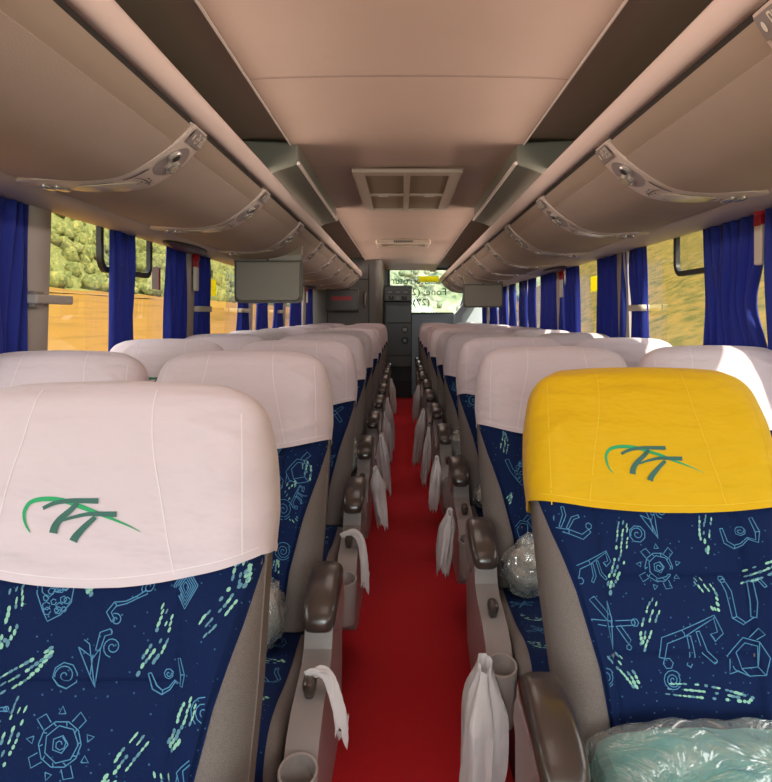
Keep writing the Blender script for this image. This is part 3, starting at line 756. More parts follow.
MOT = dict(sun=sun, heart=heart, scroll=scroll, diamond=diamond, snake=snake, tri=tri, animal=animal, pot=pot, fly=fly, hook=hook, shell=shell, star=star)
def motif(mb, name, x, y, size, ang, proj, m=1, w=.0015):
    ca, sa = math.cos(ang), math.sin(ang)
    for pl in MOT[name]():
        pts = [(x + size * (a * ca - b * sa), y + size * (a * sa + b * ca)) for a, b in pl]
        mb.ribbon(pts, w, proj, m)
def pebbles(mb, x0, y0, x1, y1, proj, wd=.016, seed=1, bend=.012):
    R = random.Random(seed); L = math.hypot(x1 - x0, y1 - y0); n = int(L / .0072)
    ux, uy = (x1 - x0) / L, (y1 - y0) / L; nx, ny = -uy, ux
    for i in range(n):
        t = (i + .5) / n; b = bend * math.sin(math.pi * t); ww = wd * (.4 + .6 * math.sin(math.pi * min(1, .25 + t * .8)))
        for lane in (-1, 0, 1):
            if R.random() < .30: continue
            cx = x0 + (x1 - x0) * t + nx * (b + lane * ww * .62) + R.uniform(-.001, .001); cy = y0 + (y1 - y0) * t + ny * (b + lane * ww * .62)
            cx += ux * (lane * .0035); cy += uy * (lane * .0035)
            l, s = R.uniform(.0034, .0056), R.uniform(.0015, .0024) * (.7 + t * .6)
            pts = []
            for k in range(7):
                a = 2 * math.pi * k / 7; e = l * math.cos(a) * R.uniform(.85, 1.1); f = s * math.sin(a) * 1.1
                pts.append((cx + ux * e + nx * f, cy + uy * e + ny * f))
            mb.blob(pts, proj, 2 if R.random() < .6 else 3)

def panel_mesh(mots, pebs, seedn):
    mb = MB()
    def f(u, v):
        h = lerp(-.01, .50, v); ub = interp(UB, h); x = lerp(-ub, ub, u)
        e = (abs(2 * u - 1) > .97); p = back_front(x, h, .001 if e else .0085 - grooves(x, h)) if h < .47 else (x * .95, back_front(x, h)[1] * (1 - 4 * (h - .47)), h)
        return p
    mb.grid(f, 84, 130, 0)
    pr = lambda x, h: back_front(x, h, .0100 - grooves(x, h))
    inb = lambda x, h: abs(x) < interp(UB, h) - .008
    n0 = len(mb.v)
    for (nm, x, h, s, a) in mots: motif(mb, nm, x, h, s, a, pr)
    for i, (a, b, c_, d) in enumerate(pebs): pebbles(mb, a, b, c_, d, pr, seed=seedn * 50 + i, bend=random.Random(i).uniform(-.008, .012))
    # drop pattern that would run off the panel
    keepf, keepm = [], []
    for fc, mi in zip(mb.f, mb.m):
        if mi == 0 or all(inb(mb.v[i][0], mb.v[i][2]) and mb.v[i][2] < .46 for i in fc): keepf.append(fc); keepm.append(mi)
    mb.f, mb.m = keepf, keepm
    return mb.mesh('fabric_panel', [M['blue'], M['ink'], M['mint'], M['slate']], angle=60)

# pixel layouts -> (x, h)
def A(px, py): return ((px - 98) * .00136, (1.22 - (py - 316) * .00136 - .45) / .985)
def B(px, py):
    k = (py - 500) / 215; c_ = lerp(652, 678, k); sc = lerp(1.36, 1.235, k) / 720
    return ((px - c_) * sc, (1.22 - (py - 316) * sc - .47) / .94)
def mo(F, L): return [(n, *F(px, py), s, a) for n, px, py, s, a in L]
def pe(F, L): return [(*F(a, b), *F(c_, d)) for a, b, c_, d in L]
PA = panel_mesh(mo(A, [('heart', 62, 602, .062, 0), ('scroll', 142, 608, .062, .15), ('diamond', 197, 592, .055, 0), ('tri', 106, 659, .085, .15), ('sun', 82, 736, .092, 0),
                       ('snake', 186, 677, .050, .35), ('fly', 8, 706, .05, 0), ('animal', 236, 560, .05, 2.6), ('shell', 226, 702, .045, 0), ('pot', 214, 756, .05, 0), ('diamond', 262, 620, .04, 0),
                       ('scroll', 0, 575, .06, 0), ('star', 160, 560, .05, 0), ('pot', -40, 640, .07, 0), ('animal', -45, 740, .07, 0), ('heart', 90, 825, .07, 0), ('hook', 170, 830, .06, 0)]),
               pe(A, [(22, 580, 14, 650), (110, 548, 98, 598), (180, 612, 150, 672), (15, 685, 66, 652), (218, 630, 262, 575), (212, 690, 190, 738), (40, 698, 8, 775), (165, 728, 124, 780), (184, 760, 196, 800), (250, 590, 258, 560), (58, 800, 40, 850), (140, 800, 120, 860)]), 1)
PB = panel_mesh(mo(B, [('animal', 556, 535, .075, 2.5), ('tri', 640, 530, .075, .3), ('snake', 730, 545, .062, .2), ('sun', 648, 577, .082, 0), ('animal', 580, 578, .07, .1), ('hook', 733, 612, .085, 0),
                       ('fly', 598, 634, .095, 0), ('animal', 678, 653, .110, .05), ('pot', 733, 664, .085, 0), ('shell', 592, 688, .036, 0), ('shell', 660, 691, .036, 0),
                       ('diamond', 715, 500, .06, .8), ('scroll', 770, 500, .06, 0), ('star', 600, 480, .06, 0), ('heart', 690, 460, .07, 0), ('shell', 590, 440, .06, 0), ('pot', 780, 560, .05, 0)]),
               pe(B, [(612, 530, 596, 602), (697, 520, 696, 562), (683, 588, 703, 622), (728, 588, 770, 568), (645, 612, 628, 664), (598, 665, 625, 700), (762, 625, 765, 660), (662, 500, 668, 520), (620, 455, 640, 490), (745, 470, 760, 490), (655, 700, 740, 712)]), 2)
def rnd_panel(seed):
    R = random.Random(seed); names = list(MOT); ms, ps = [], []
    for j in range(7):
        for i in range(4):
            x = -.165 + .11 * i + (.05 if j % 2 else 0) + R.uniform(-.012, .012); h = .04 + .09 * j + R.uniform(-.012, .012)
            if (i + j) % 2: ms.append((R.choice(names), x, h, R.uniform(.062, .085), R.uniform(-.4, .4)))
            else:
                a = R.uniform(.9, 2.2); ps.append((x - .03 * math.cos(a), h - .03 * math.sin(a), x + .03 * math.cos(a), h + .03 * math.sin(a)))
    return panel_mesh(ms, ps, seed)
PC = panel_mesh([('pot', .165, .37, .085, .1), ('shell', .13, .27, .06, 0), ('heart', .10, .33, .06, 0), ('sun', 0, .3, .085, 0), ('animal', .17, .30, .05, .8), ('tri', 0, .18, .08, 0), ('star', -.1, .3, .08, 0), ('hook', -.11, .15, .08, 0), ('diamond', .1, .42, .06, 0),
                 ('scroll', .06, .08, .07, 0), ('snake', -.05, .40, .07, 0), ('shell', .135, .17, .05, 0), ('animal', -.17, .4, .07, .4)], [(.14, .30, .165, .335), (.19, .39, .195, .345), (.155, .25, .19, .21), (.05, .36, .06, .41), (-.04, .24, -.06, .3), (.08, .2, .06, .14), (-.15, .34, -.16, .28), (.11, .1, .12, .15)], 3)
PD = rnd_panel(11); PE = rnd_panel(23)

# --- cushion
CUSH = [(-.10, .36), (-.10, .425), (-.13, .445), (-.24, .444), (-.36, .448), (-.47, .462), (-.54, .462), (-.585, .445), (-.61, .41), (-.605, .365), (-.58, .345)]
CC = catmull(CUSH, 6); CZ = (-.34, .37)
def cush_pt(x, i, off=0, a=.212):
    y, z = CC[i]; k = (1 - min(.9999, abs(x / a)) ** 7) ** (1 / 7)
    sag = -.006 * (1 - (x / a) ** 2)
    d = Vector((y - CZ[0], z - CZ[1])); n = d.normalized() * off
    return (x, CZ[0] + d.x * (.85 + .15 * k) + n.x, CZ[1] + d.y * (.45 + .55 * k) + n.y + (sag if z > .42 else 0))
def cushion_mesh():
    mb = MB(); N = len(CC)
    xs = [-.212 * math.cos(math.pi * i / 28) for i in range(29)]
    mb.loft([[cush_pt(x, i) for i in range(N)] for x in xs]); return mb.mesh('seat_cushion', M['grey'], angle=70)
CL = [0]
for p, q in zip(CC, CC[1:]): CL.append(CL[-1] + math.hypot(q[0] - p[0], q[1] - p[1]))
def cush_panel_mesh(seed):
    mb = MB(); i0, i1 = 8, len(CC) - 5
    mb.grid(lambda u, v: cush_pt(lerp(-.185, .185, u), int(round(lerp(i0, i1, v))), .001 if (u in (0, 1) or v in (0, 1)) else .004), 40, i1 - i0, 0)
    def pr(x, l):
        l = max(CL[0], min(CL[-1] - 1e-6, l)); i = 0
        while CL[i + 1] < l: i += 1
        t = (l - CL[i]) / (CL[i + 1] - CL[i]); p, q = cush_pt(x, i, .0060), cush_pt(x, i + 1, .0060)
        return tuple(lerp(a, b, t) for a, b in zip(p, q))
    R = random.Random(seed); nm = list(MOT)
    for j in range(5):
        for i in range(4):
            x = -.14 + .093 * i + R.uniform(-.01, .01); l = CL[i0] + .05 + .088 * j + (.02 if i % 2 else 0)
            if l > CL[i1] - .045: continue
            if (i + j) % 2: motif(mb, R.choice(nm), x, l, .066, R.uniform(-.5, .5) + math.pi, pr)
            else: pebbles(mb, x - .03, l - .01, x + .03, l + .01, pr, seed=seed * 9 + i * 5 + j)
    return mb.mesh('cushion_panel', [M['blue'], M['ink'], M['mint'], M['slate']], angle=70)

# --- headrest cover
H1 = .690
def cov_s(h, x, a0): return 0
CA = [(0, .60), (.02, .70), (.06, .80), (.12, .865), (.2, .915), (.32, .945), (.45, .975), (.6, .99), (.8, 1.0), (1.0, .985), (1.2, .96)]
CBt = [(0, .010), (.02, .030), (.06, .046), (.12, .060), (.25, .072), (.5, .080), (.8, .078), (1.2, .072)]
def sm_tab(tab, x):
    return (interp(tab, x - .03) + interp(tab, x) + interp(tab, x + .03)) / 3 if x > .04 else interp(tab, x)
def cover_mesh(W, m, ms, dip=.040, hem=.445, skew=0, lg=(0, 0), wr=1, logo=True, top=H1, folds=(), lsc=1.0):
    Hs = top - hem; hw = W / 2
    def prm(x, h):
        s = max(0, (top - h) / Hs); a = hw * sm_tab(CA, s); return s, a, sm_tab(CBt, s)
    def front(x, h, off=0):
        s, a, b = prm(x, h); q = min(.9995, abs(x / a)); n = 3.4
        d = -b * (1 - q ** n) ** (1 / n)
        wing = -.016 * smooth(.50, .80, abs(x) / hw) * smooth(.15, .5, s) * (1 - q ** 10)
        wrk = wr * .0016 * math.sin(h * 85 + x * 9 + 2 * math.sin(x * 14)) * smooth(.7, 1.0, s) * (1 - q ** 6)
        for (fx, fh, fa, fl) in folds:
            dx, dh = x - fx, h - fh; c_, s_ = math.cos(fa), math.sin(fa); u = dx * c_ + dh * s_; v = -dx * s_ + dh * c_
            wrk += -.0055 * math.exp(-(v / .006) ** 2) * math.exp(-(u / fl) ** 2)
        return (x, d + wing + wrk - off, h)
    def hemh(x): return hem - dip * (1 - min(1, (abs(x - skew * .06) / hw)) ** 2) + skew * .02 * x / hw
    mb = MB(); NT, NV = 96, 46; rings = []
    for j in range(NV + 1):
        v = (j / NV) ** 1.25; r = []
        for k in range(NT):
            t = 2 * math.pi * k / NT
            cx_ = spow(math.cos(t), .62)
            x = cx_ * hw
            hb = hemh(x) if math.sin(t) <= 0 else hem - .01
            h = lerp(top, hb, v); s, a, b = prm(x, h); x = cx_ * a
            q = min(1, abs(cx_)); 
            if math.sin(t) <= 0: p = front(x, h)
            else: p = (x, b * (1 - q ** 3.4) ** (1 / 3.4), h)
            # rounded hem band: thicker for the last bit
            e = .0022 * math.exp(-((v - .985) / .02) ** 2)
            r.append((p[0] * (1 + e * 4), p[1] + (-e if math.sin(t) <= 0 else e), p[2] + .012 * math.cos(x / hw * 1.5) * (1 - v) ** 6 - .012 * (1 - v) ** 6))
        rings.append(r)
    mb.loft(rings, 0, cap=False)
    n = len(mb.v); mb.v.append((0, 0, top + .002)); 
    for k in range(NT): mb.face([n, k, (k + 1) % NT][::1], 0)
    fr = lambda x, h: front(x, h, .0012)
    # seams
    for pts in ([(lg[0] - .085, top - .014), (lg[0] - .092, lerp(top, hem, .35)), (lg[0] - .112, lerp(top, hem, .7)), (lg[0] - .128, hemh(-.128) + .006)],
                [(lg[0] + .085, top - .014), (lg[0] + .092, lerp(top, hem, .35)), (lg[0] + .110, lerp(top, hem, .7)), (lg[0] + .130, hemh(.130) + .006)],
                [(hw * .80, top - .05), (hw * .835, lerp(top, hem, .5)), (hw * .85, hemh(.2) + .006)], [(-hw * .80, top - .05), (-hw * .835, lerp(top, hem, .5)), (-hw * .85, hemh(.2) + .006)]):
        mb.ribbon(catmull(pts, 6), .0018, fr, 1)
    mb.ribbon([(x_ / 50 * hw * .93, hemh(x_ / 50 * hw * .93) + .013) for x_ in range(-50, 51)], .0014, fr, 1)
    if logo:
        k = .00136 * lsc; lx, lh = lg[0], lerp(top, hem - dip * .7, .715) + lg[1]
        Q = lambda px, py: (lx + (px / 4.54 - 87) * k, lh - (py / 4.54 - 41) * k)
        arc = catmull([Q(*p) for p in ((160, 243), (134, 200), (127, 150), (148, 110), (190, 93), (250, 90), (320, 100), (400, 128), (480, 158), (560, 188), (620, 213), (675, 240))], 4)
        N = len(arc); ws = [.0005 + .0062 * max(0, math.sin(math.pi * min(1, (i / (N - 1)) * 1.0)) ** .6) * (1.0 if i < N * .62 else 1 - .75 * (i - N * .62) / (N * .38)) for i in range(N)]
        mb.ribbon(arc, ws, lambda x, h: front(x, h, .0017), 2)
        for pts, w0, w1 in ((((215, 132), (270, 108), (340, 98), (410, 98), (472, 99)), .0052, .0078), (((376, 108), (345, 140), (300, 180), (275, 215), (268, 245)), .0064, .0118),
                            (((300, 190), (360, 172), (430, 158), (500, 158), (560, 159)), .0034, .0078), (((462, 172), (425, 205), (395, 235), (372, 262), (362, 282)), .0064, .0118)):
            c_ = catmull([Q(*p) for p in pts], 5); mb.ribbon(c_, [lerp(w0, w1, i / (len(c_) - 1)) for i in range(len(c_))], lambda x, h: front(x, h, .0023), 3)
    return mb.mesh('headrest_cover', [m, ms, M['logo_g'], M['logo_d']], angle=60)

# --- armrest (x is outboard direction, built for aisle on +x side, seat half .215)
def armrest_meshes():
    x0, x1 = .222, .288
    mb = MB()
    prof = [(-.05, .57), (-.12, .59), (-.20, .58), (-.245, .555), (-.265, .51), (-.30, .492), (-.44, .475), (-.50, .455), (-.53, .43), (-.545, .41), (-.555, .36), (-.545, .30), (-.51, .262), (-.40, .235), (-.12, .225), (-.03, .26), (-.005, .36), (-.005, .54)]
    mb.prism(prof, x0, x1 - .006)
    box = mb.mesh('armrest_box', M['armbox'], angle=35)
    mb = MB(); rings = []
    path = [(-.055, .570, .026, .020), (-.068, .588, .033, .034), (-.095, .604, .036, .036), (-.14, .612, .037, .032), (-.20, .610, .037, .029), (-.255, .598, .036, .027), (-.285, .586, .034, .025), (-.300, .578, .029, .019), (-.307, .574, .016, .009)]
    xc = (x0 + x1) / 2 + .002
    for y, z, w, h in path:
        rings.append([(xc + w * spow(math.cos(2 * math.pi * k / 24), .6), y + .0 * z, z + h * spow(math.sin(2 * math.pi * k / 24), .6)) for k in range(24)])
    mb.loft(rings); pad = mb.mesh('arm_pad', M['arm'], angle=70)
    mb = MB()                          # moulded flank under the pad, aisle side
    fl = [(-.05, .565), (-.08, .595), (-.17, .59), (-.25, .57), (-.22, .545), (-.19, .52), (-.15, .50), (-.09, .505), (-.04, .53)]
    mb.prism(fl, x1 - .010, x1 + .003); flank = mb.mesh('arm_flank', M['armbox'], angle=50)
    mb = MB(); rr = []
    for y, z, q in ((-.385, .478, .7), (-.39, .500, 1), (-.395, .512, .9), (-.397, .518, .5)):
        rr.append([(xc - .006 + .0135 * q * spow(math.cos(2 * math.pi * k / 16), .6), y + .030 * q * spow(math.sin(2 * math.pi * k / 16), .6), z) for k in range(16)])
    mb.loft(rr); lev = mb.mesh('recline_button', M['arm'], angle=60)
    mb = MB(); N = 28                  # cup holder: outer wall, lip, inner wall, bottom
    for_r = [(.026, .31), (.031, .33), (.033, .40), (.035, .432), (.0345, .440), (.030, .440), (.029, .43), (.028, .36), (.0, .355)]
    mb.loft([[(xc - .004 + r * math.cos(2 * math.pi * k / N), -.565 + r * 1.15 * math.sin(2 * math.pi * k / N), z - .25 * (r * math.sin(2 * math.pi * k / N) * -1) * (1 if z > .42 else .3)) for k in range(N)] for r, z in for_r], cap=False)
    cup = mb.mesh('cup_holder', M['cupin'], angle=50)
    return box, pad, flank, lev, cup
SHELL = shell_mesh(); CUSHM = cushion_mesh(); CPM = [cush_panel_mesh(4), cush_panel_mesh(9)]
ARM = armrest_meshes()
def mirror_mesh(me):
    m2 = me.copy()
    for v in m2.vertices: v.co.x *= -1
    m2.flip_normals(); return m2
ARM_R = [mirror_mesh(m) for m in ARM]      # for seats whose aisle is on -x
COV_W = cover_mesh(.49, M['cover'], M['seamw'], folds=((.17, .60, -.7, .05), (.19, .52, -1.0, .05), (-.17, .6, .8, .05)))
COV_W2 = cover_mesh(.49, M['cover'], M['seamw'], dip=.032, skew=.5, folds=((.15, .62, -.5, .06), (-.18, .5, .5, .06), (-.16, .62, .9, .05), (.19, .48, .3, .03)))
COV_L1 = cover_mesh(.50, M['cover'], M['seamw'], dip=.045, hem=.445, lg=(-.012, .0), skew=-.2, folds=((.17, .615, -.30, .035), (.16, .585, -.9, .06)))
COV_Y = cover_mesh(.50, M['cover_y'], M['seamy'], dip=.022, hem=.408, skew=-.6, lg=(-.014, 0), lsc=1.12, folds=((-.05, .62, .6, .08), (.05, .50, .12, .12), (-.16, .44, .25, .06), (.16, .47, .2, .09), (-.19, .55, .7, .04), (.1, .44, .15, .1)))
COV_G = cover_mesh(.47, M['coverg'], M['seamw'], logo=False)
mb = MB()
for x in (-.16, .16): mb.box(x - .02, x + .02, -.50, -.12, .0, .36)
mb.box(-.20, .20, -.56, -.08, .27, .36); mb.box(-.19, .19, -.16, -.10, .0, .10)
BASE = mb.mesh('seat_base', M['dark'], False)
mb = MB(); mb.prism([(.0, .40), (-.05, .36), (-.12, .34), (-.10, .46), (-.03, .48)], -.222, .222); mb.prism([(-.16, .30), (-.02, .30), (.02, .44), (-.05, .50), (-.10, .44)], -.228, -.213); mb.prism([(-.16, .30), (-.02, .30), (.02, .44), (-.05, .50), (-.10, .44)], .213, .228)
HINGE = mb.mesh('hinge_cover', M['dark'], False)

def seat(x, y, aisle, label, lean=12, cover=COV_W, panel=PB, mirror=False, dy=0, dz=0, group=None, cp=0, adx=.004):
    t = thing('passenger_seat', label, 'seat', (x, y, 0), group=group)
    lean = math.radians(lean); hy, hz = -.046 + dy, .45 + dz
    R = (-lean, 0, 0)
    put('backrest', SHELL, t, (0, hy, hz), R)
    t['group'] = 'passenger seats'
    p = put('fabric_panel', panel, t, (0, hy, hz), R)
    if mirror: p.scale = (-1, 1, 1)
    put('headrest_cover', cover, t, (0, hy, hz), R)
    c = put('seat_cushion', CUSHM, t); put('cushion_panel', CPM[cp], c)
    put('seat_base', BASE, t); put('hinge_cover', HINGE, t)
    if aisle:
        S_ = ARM if aisle > 0 else ARM_R
        ab = put('armrest', S_[0], t, (0 if aisle > 0 else adx, -.085 if aisle > 0 else 0, 0)); put('arm_pad', S_[1], ab); put('arm_flank', S_[2], ab); put('recline_button', S_[3], ab); put('cup_holder', S_[4], ab)
    return t
XLa, XLw, XRa, XRw = -.427, -.930, .475, .969
ordn = ['front', 'second', 'third', 'fourth', 'fifth', 'sixth', 'seventh', 'eighth', 'ninth', 'tenth', 'eleventh']
pan = [PC, PD, PE, PB]
seat(XLa - .008, 1.05, 1, 'white-covered aisle seat with green TT logo, nearest the camera on the left', 9, COV_L1, PA, cp=1, dz=-.013)
for k in range(1, 10):
    y = .98 + .905 * k; R = random.Random(k)
    seat(XLa + R.uniform(-.006, .006), y, 1, 'white-covered aisle seat on the left, %s row from the camera' % ordn[k], 12 + R.uniform(-1.5, 1), (COV_W, COV_W2)[k % 2], pan[(k - 1) % 4], cp=k % 2)
    seat(XLw, y, 0, 'white-covered window seat on the left, %s row from the camera' % ordn[k], 12 + R.uniform(-1.5, 1), (COV_W2, COV_W)[k % 2], pan[(k + 1) % 4], mirror=True, cp=k % 2)
seat(XRa + .020, 1.27, -1, 'yellow-covered aisle seat with green TT logo at the front right', 21, COV_Y, PB, dy=.055, dz=.014, adx=-.014)
for k in range(1, 11):
    y = 1.265 + .91 * k; R = random.Random(k + 50)
    last = k == 10
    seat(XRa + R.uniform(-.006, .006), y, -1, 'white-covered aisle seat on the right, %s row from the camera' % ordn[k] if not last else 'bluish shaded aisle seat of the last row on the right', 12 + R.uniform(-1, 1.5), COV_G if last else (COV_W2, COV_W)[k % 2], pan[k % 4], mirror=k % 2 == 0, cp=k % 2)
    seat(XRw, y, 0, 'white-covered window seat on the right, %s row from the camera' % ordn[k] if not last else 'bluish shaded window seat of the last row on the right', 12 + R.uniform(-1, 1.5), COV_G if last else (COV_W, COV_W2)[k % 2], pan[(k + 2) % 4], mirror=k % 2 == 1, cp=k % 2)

# ------------------------------------------------------------------ hanging bags, bundles, blanket pack
def bag(x, y, ztop, w, h, seed, label, lean=0, split=True):
    R = random.Random(seed); a1, a2, a3 = (R.random() * 6 for _ in range(3))
    mb = MB(); N = 28
    def f(u, v):
        a = 2 * math.pi * u; z = -h * v
        ww = w * (.30 + .70 * smooth(0, .35, v)) * (1 - .25 * smooth(.6, 1, v)) / 2
        r = 1 + .20 * math.sin(3 * a + a1 + v * 2) + .13 * math.sin(7 * a + a2 - v * 4) + .06 * math.sin(13 * a + a3)
        cut = (.16 * h * max(0, math.sin(2 * a + a1)) + .05 * h * math.sin(9 * a)) * smooth(.7, 1, v) if split else 0
        return (ww * .62 * r * math.cos(a) + lean * v, ww * r * math.sin(a) + .01 * math.sin(v * 5 + a1), z + cut + .012 * math.sin(a) * (1 - v))
    mb.grid(f, N, 22, closed_u=True)
    o = obj('hanging_bag', mb, M['bag'], None, (x, y, ztop), angle=70)
    s = o.modifiers.new('thick', 'SOLIDIFY'); s.thickness = .0012
    return tag(o, label, 'plastic bag', 'hanging litter bags')
def strap(x, y, ztop, pts, w, label):       # a thin bag pulled over the armrest, hanging into the aisle
    mb = MB(); pts = [Vector(p) for p in catmull([tuple(p) for p in pts], 5)]
    N = len(pts)
    def f(u, v):
        i = min(N - 1, int(round(v * (N - 1)))); p = pts[i]; ww = w * (.35 + .65 * min(1, v * 2)) * (1 + .15 * math.sin(v * 9))
        return (p.x + .012 * math.sin(u * 9 + v * 5), p.y + (u - .5) * ww, p.z + .006 * math.sin(u * 14 + v * 7) + (.02 * math.sin(u * 20) if v > .95 else 0))
    mb.grid(f, 16, N - 1)
    o = obj('hanging_bag', mb, M['bag'], None, (x, y, ztop), angle=70)
    s = o.modifiers.new('thick', 'SOLIDIFY'); s.thickness = .0015
    return tag(o, label, 'plastic bag', 'hanging litter bags')
ls = lambda k: .98 + .905 * k
rs = lambda k: 1.265 + .91 * k
bag(.178, rs(1) - .635, .475, .135, .32, 1, 'large white litter bag hanging behind the yellow seat armrest', lean=-.02)
bag(.172, rs(2) - .50, .52, .085, .22, 2, 'white litter bag on the armrest of the third right aisle seat', lean=-.03)
bag(.172, rs(3) - .46, .52, .085, .25, 3, 'white litter bag hanging by the fourth right aisle seat', lean=-.02)
bag(.165, rs(4) - .45, .52, .075, .34, 4, 'long white litter bag hanging by the fifth right aisle seat', lean=-.03)
bag(.160, rs(5) - .45, .52, .12, .40, 5, 'wide white litter bag hanging low by the sixth right aisle seat', lean=-.05)
bag(.165, rs(7) - .45, .52, .12, .36, 6, 'far white litter bag hanging by the eighth right aisle seat', lean=-.03)
strap(-.160, ls(1) - .475, .505, [(-.02, 0, .012), (.0, -.002, .020), (.016, -.005, .010), (.030, -.01, -.02), (.042, -.015, -.06), (.044, -.015, -.095)], .038, 'thin white bag tied over the recline button of the second left aisle seat')
strap(-.158, ls(2) - .48, .505, [(-.03, 0, .01), (0, 0, .020), (.025, -.01, .0), (.036, -.02, -.05), (.040, -.02, -.10), (.042, -.02, -.14)], .07, 'white bag draped over the armrest of the third left aisle seat')
for k, (w, h) in zip((3, 4, 5, 6, 8), ((.09, .26), (.10, .34), (.10, .34), (.11, .42), (.10, .36))):
    bag(-.118, ls(k) - .48, .54, w, h, 20 + k, 'white litter bag hanging by the %s left aisle seat' % ordn[k], lean=.03)

def bundle(x, y, z, r, seed, label):
    random.seed(seed)
    t = thing('plastic_wrapped_bundle', label, 'wrapped bundle', (x, y, z - r[2]), group='plastic bundles on seats')
    mb = MB(); mb.ball((0, 0, r[2]), tuple(q * .84 for q in r), jit=.16, nu=14, nv=9); obj('bundle_cloth', mb, M['foil'], t)
    mb = MB(); mb.ball((0, 0, r[2]), r, jit=.15, nu=20, nv=12); mb.ball((0, 0, r[2] * 1.98), (r[0] * .35, r[1] * .35, r[2] * .3), jit=.35, nu=10, nv=6); obj('plastic_wrap', mb, M['film'], t, angle=25)
bundle(.355, 2.00, .520, (.075, .060, .075), 1, 'crumpled clear plastic bundle on the second right aisle seat')
bundle(-.325, 1.68, .525, (.052, .07, .08), 2, 'crumpled clear plastic bundle on the second left aisle seat')
bundle(.31, 3.82, .53, (.07, .07, .08), 3, 'small clear plastic bundle on the fourth right aisle seat')
bundle(.35, 2.88, .50, (.06, .06, .05), 4, 'low clear plastic bundle on the third right aisle seat')
bundle(-.265, 3.50, .54, (.07, .07, .09), 5, 'small clear plastic bundle on the fourth left aisle seat')

t = thing('wrapped_blanket', 'teal blanket in crinkled clear plastic lying on the yellow-covered seat', 'blanket', (.50, .975, .463))
def pack(sx, sy, sz, jit, seed, nx=30, ny=26):
    R = random.Random(seed); mb = MB(); ph = [R.random() * 6 for _ in range(6)]
    def wob(x, y): return jit * (math.sin(x * 31 + y * 12 + ph[0]) * .4 + math.sin(y * 47 - x * 22 + ph[1]) * .3 + math.sin(x * 90 + y * 60 + ph[2]) * .2 + math.sin(x * 14 - y * 70 + ph[3]) * .3)
    def f(u, v):
        a, b = 2 * u - 1, 2 * v - 1
        e = (1 - abs(a) ** 7) ** .30 * (1 - abs(b) ** 9) ** .22
        return (a * sx * (1 + .02 * math.sin(b * 5 + ph[4])), b * sy * (1 + .03 * math.sin(a * 4 + ph[5])), sz * (.12 + .88 * e) + wob(a * sx, b * sy) * e)
    n, cu = mb.grid(f, nx, ny)
    mb.grid(lambda u, v: (lambda p: (p[0], p[1], 0.004))(f(u, v)), nx, ny, flip=True)
    return mb
mb = pack(.188, .225, .088, .008, 3); obj('blanket', mb, M['teal'], t)
mb = pack(.204, .236, .098, .011, 8, 48, 48); obj('plastic_wrap', mb, M['film'], t, angle=30)

# ------------------------------------------------------------------ outside
def terrain(name, fn, x0, x1, nx, y0, y1, ny, m, label, cat):
    mb = MB(); mb.grid(lambda u, v: (lerp(x0, x1, u), lerp(y0, y1, v), fn(lerp(x0, x1, u), lerp(y0, y1, v))), nx, ny)
    o = obj(name, mb, m)
    return o
def lz(x, y):
    d = -x; return interp([(0, -1.4), (3, -1.4), (70, 6.8), (78, 8), (130, 60), (200, 75)], d) + .15 * math.sin(y * .3 + d * .2)
o = terrain('ground_left', lz, -72, -2.2, 30, -60, 900, 80, M['field'], '', ''); o['kind'] = 'structure'
o = terrain('hill_left', lz, -200, -70, 20, -60, 900, 80, M['forest'], '', ''); o['kind'] = 'structure'
def rz(x, y): return interp([(0, -1.4), (3.2, -1.2), (6, -.2), (12, 2.8), (30, 13), (60, 30), (90, 40)], x) + .12 * math.sin(y * .8 + x)
o = terrain('ground_right', rz, 2.2, 90, 40, -40, 200, 60, M['bank'], '', ''); o['kind'] = 'structure'
mb = MB(); mb.poly([(-2.3, -60, -1.42), (2.3, -60, -1.42), (2.3, 300, -1.42), (-2.3, 300, -1.42)]); struct('ground_road', mb, mat('asphalt', (.06, .06, .06), .9), sm=False)
mb = MB(); random.seed(5)
for i in range(2000):
    d = random.uniform(70, 128); y = -10 + 760 * random.random() ** 1.7; r = random.uniform(1.2, 2.9) * (1 + max(0, y - 200) / 250)
    mb.ball((-d, y, lz(-d, y) + r * .5), (r, r, r * random.uniform(.8, 1.2)), nu=7, nv=5, jit=.35)
tag(obj('woodland', mb, M['forest'], angle=180), 'green and yellowish woodland covering the hillside seen through the left windows', 'trees', kind='stuff')
o = terrain('hill_rear', lambda x, y: interp([(60, -1.6), (75, 1), (150, 45)], y) + .5 * math.sin(x * .7 + y * .5) + .3 * math.sin(x * 2.1 - y), -7, 30, 60, 60, 150, 60, M['hedge'], '', ''); o['kind'] = 'structure'
mb = MB()
for i in range(700):
    r = random.uniform(.15, .42)
    mb.ball((random.uniform(-4, 13), random.uniform(72, 100), random.uniform(-2, 13)), (r, r, r), nu=10, nv=7, jit=.25)
tag(obj('roadside_foliage', mb, M['hedge'], angle=180), 'pale green foliage seen through the rear window', 'trees', kind='stuff')
mb = MB(); mb.poly([(-55, 20, lz(-55, 20) + .25), (-53, 20, lz(-53, 20) + .3), (-53, 190, lz(-53, 190) + .45), (-55, 190, lz(-55, 190) + .35)])
for i in range(30): pass
tag(obj('pond', mb, M['water'], sm=False), 'thin grey strip of water at the foot of the wooded hill', 'pond')

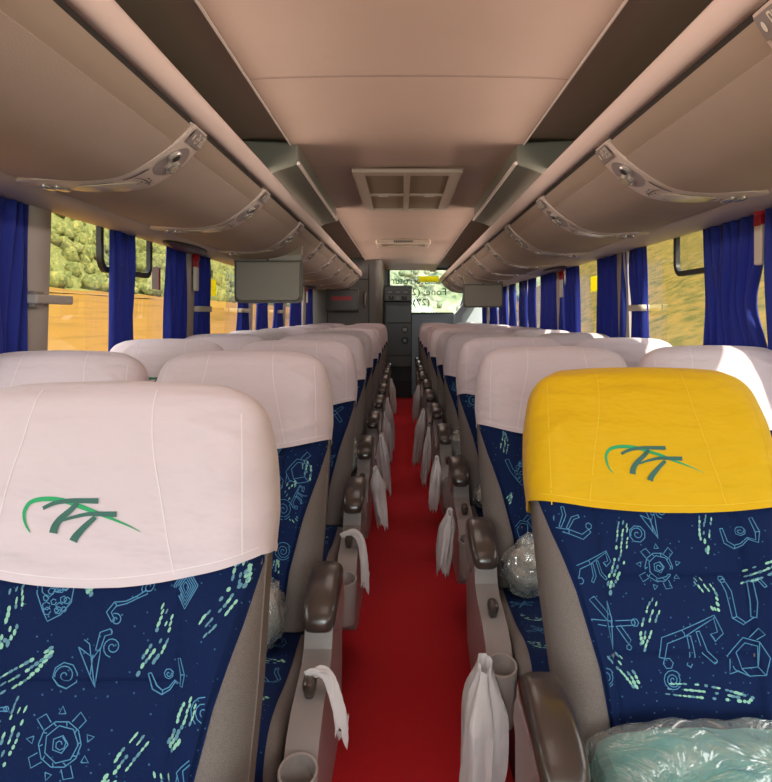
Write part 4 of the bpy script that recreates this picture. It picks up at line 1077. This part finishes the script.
# ------------------------------------------------------------------ light and camera
w = bpy.data.worlds.new('World'); bpy.context.scene.world = w; w.use_nodes = True
bg = w.node_tree.nodes['Background']
bg.inputs['Color'].default_value = (.92, .95, 1.0, 1); bg.inputs['Strength'].default_value = 3.6
def sun(name, rot, e, col, ang):
    l = bpy.data.lights.new(name, 'SUN'); l.energy = e; l.color = col; l.angle = ang
    o = bpy.data.objects.new(name, l); C.objects.link(o); o.rotation_euler = rot; return o
d = Vector((-.52, .60, -.83))            # travelling from the right into the coach
o = sun('sun', d.to_track_quat('-Z', 'Y').to_euler(), 7, (1, .90, .76), .02)
def area(name, loc, target, sx, sy, e, col):
    l = bpy.data.lights.new(name, 'AREA'); l.shape = 'RECTANGLE'; l.size = sx; l.size_y = sy; l.energy = e; l.color = col
    o = bpy.data.objects.new(name, l); C.objects.link(o); o.location = loc
    o.rotation_euler = (Vector(target) - Vector(loc)).to_track_quat('-Z', 'Y').to_euler(); return o
area('windscreen_daylight', (CX, Y0 + .05, 1.35), (CX, 5, 1.2), 2.2, 1.0, 46, (.86, 1.0, .96))
for i, y in enumerate((1.0, 3.0, 5.6, 8.6)):  # fill lights added over the aisle to lift the cabin, no fittings there
    area('aisle_fill_light', (CX, y, 1.95), (CX, y, 0), .5, .9, 1.5, (1, .86, .80))
for sg in (-1, 1):                        # added fill lights, unseen behind the grab rails, to brighten the ceiling
    o = area('ceiling_fill_light', (CX + sg * .615, 4.2, 1.835), (CX - sg * .05, 4.2, 1.985), .05, 12.5, 20, (1, .82, .72))
    o.data.spread = math.radians(95)
    zx = Vector((sg * .995, 0, -.10)).normalized(); yx = Vector((0, 1, 0))
    o.rotation_euler = Matrix((yx.cross(zx), yx, zx)).transposed().to_euler()
cam = bpy.data.cameras.new('camera'); co = bpy.data.objects.new('camera', cam); C.objects.link(co)
co.location = (0, 0, 1.22); co.rotation_euler = (math.pi / 2, 0, 0)
cam.sensor_fit = 'HORIZONTAL'; cam.sensor_width = 36; cam.lens = FL / 772 * 36
cam.shift_x = -16 / 772; cam.shift_y = -75 / 772; cam.clip_start = .05; cam.clip_end = 1000
bpy.context.scene.camera = co
vs = bpy.context.scene.view_settings
vs.view_transform = 'Standard'; vs.look = 'None'; vs.gamma = 1; vs.use_curve_mapping = False; vs.exposure = 0.3
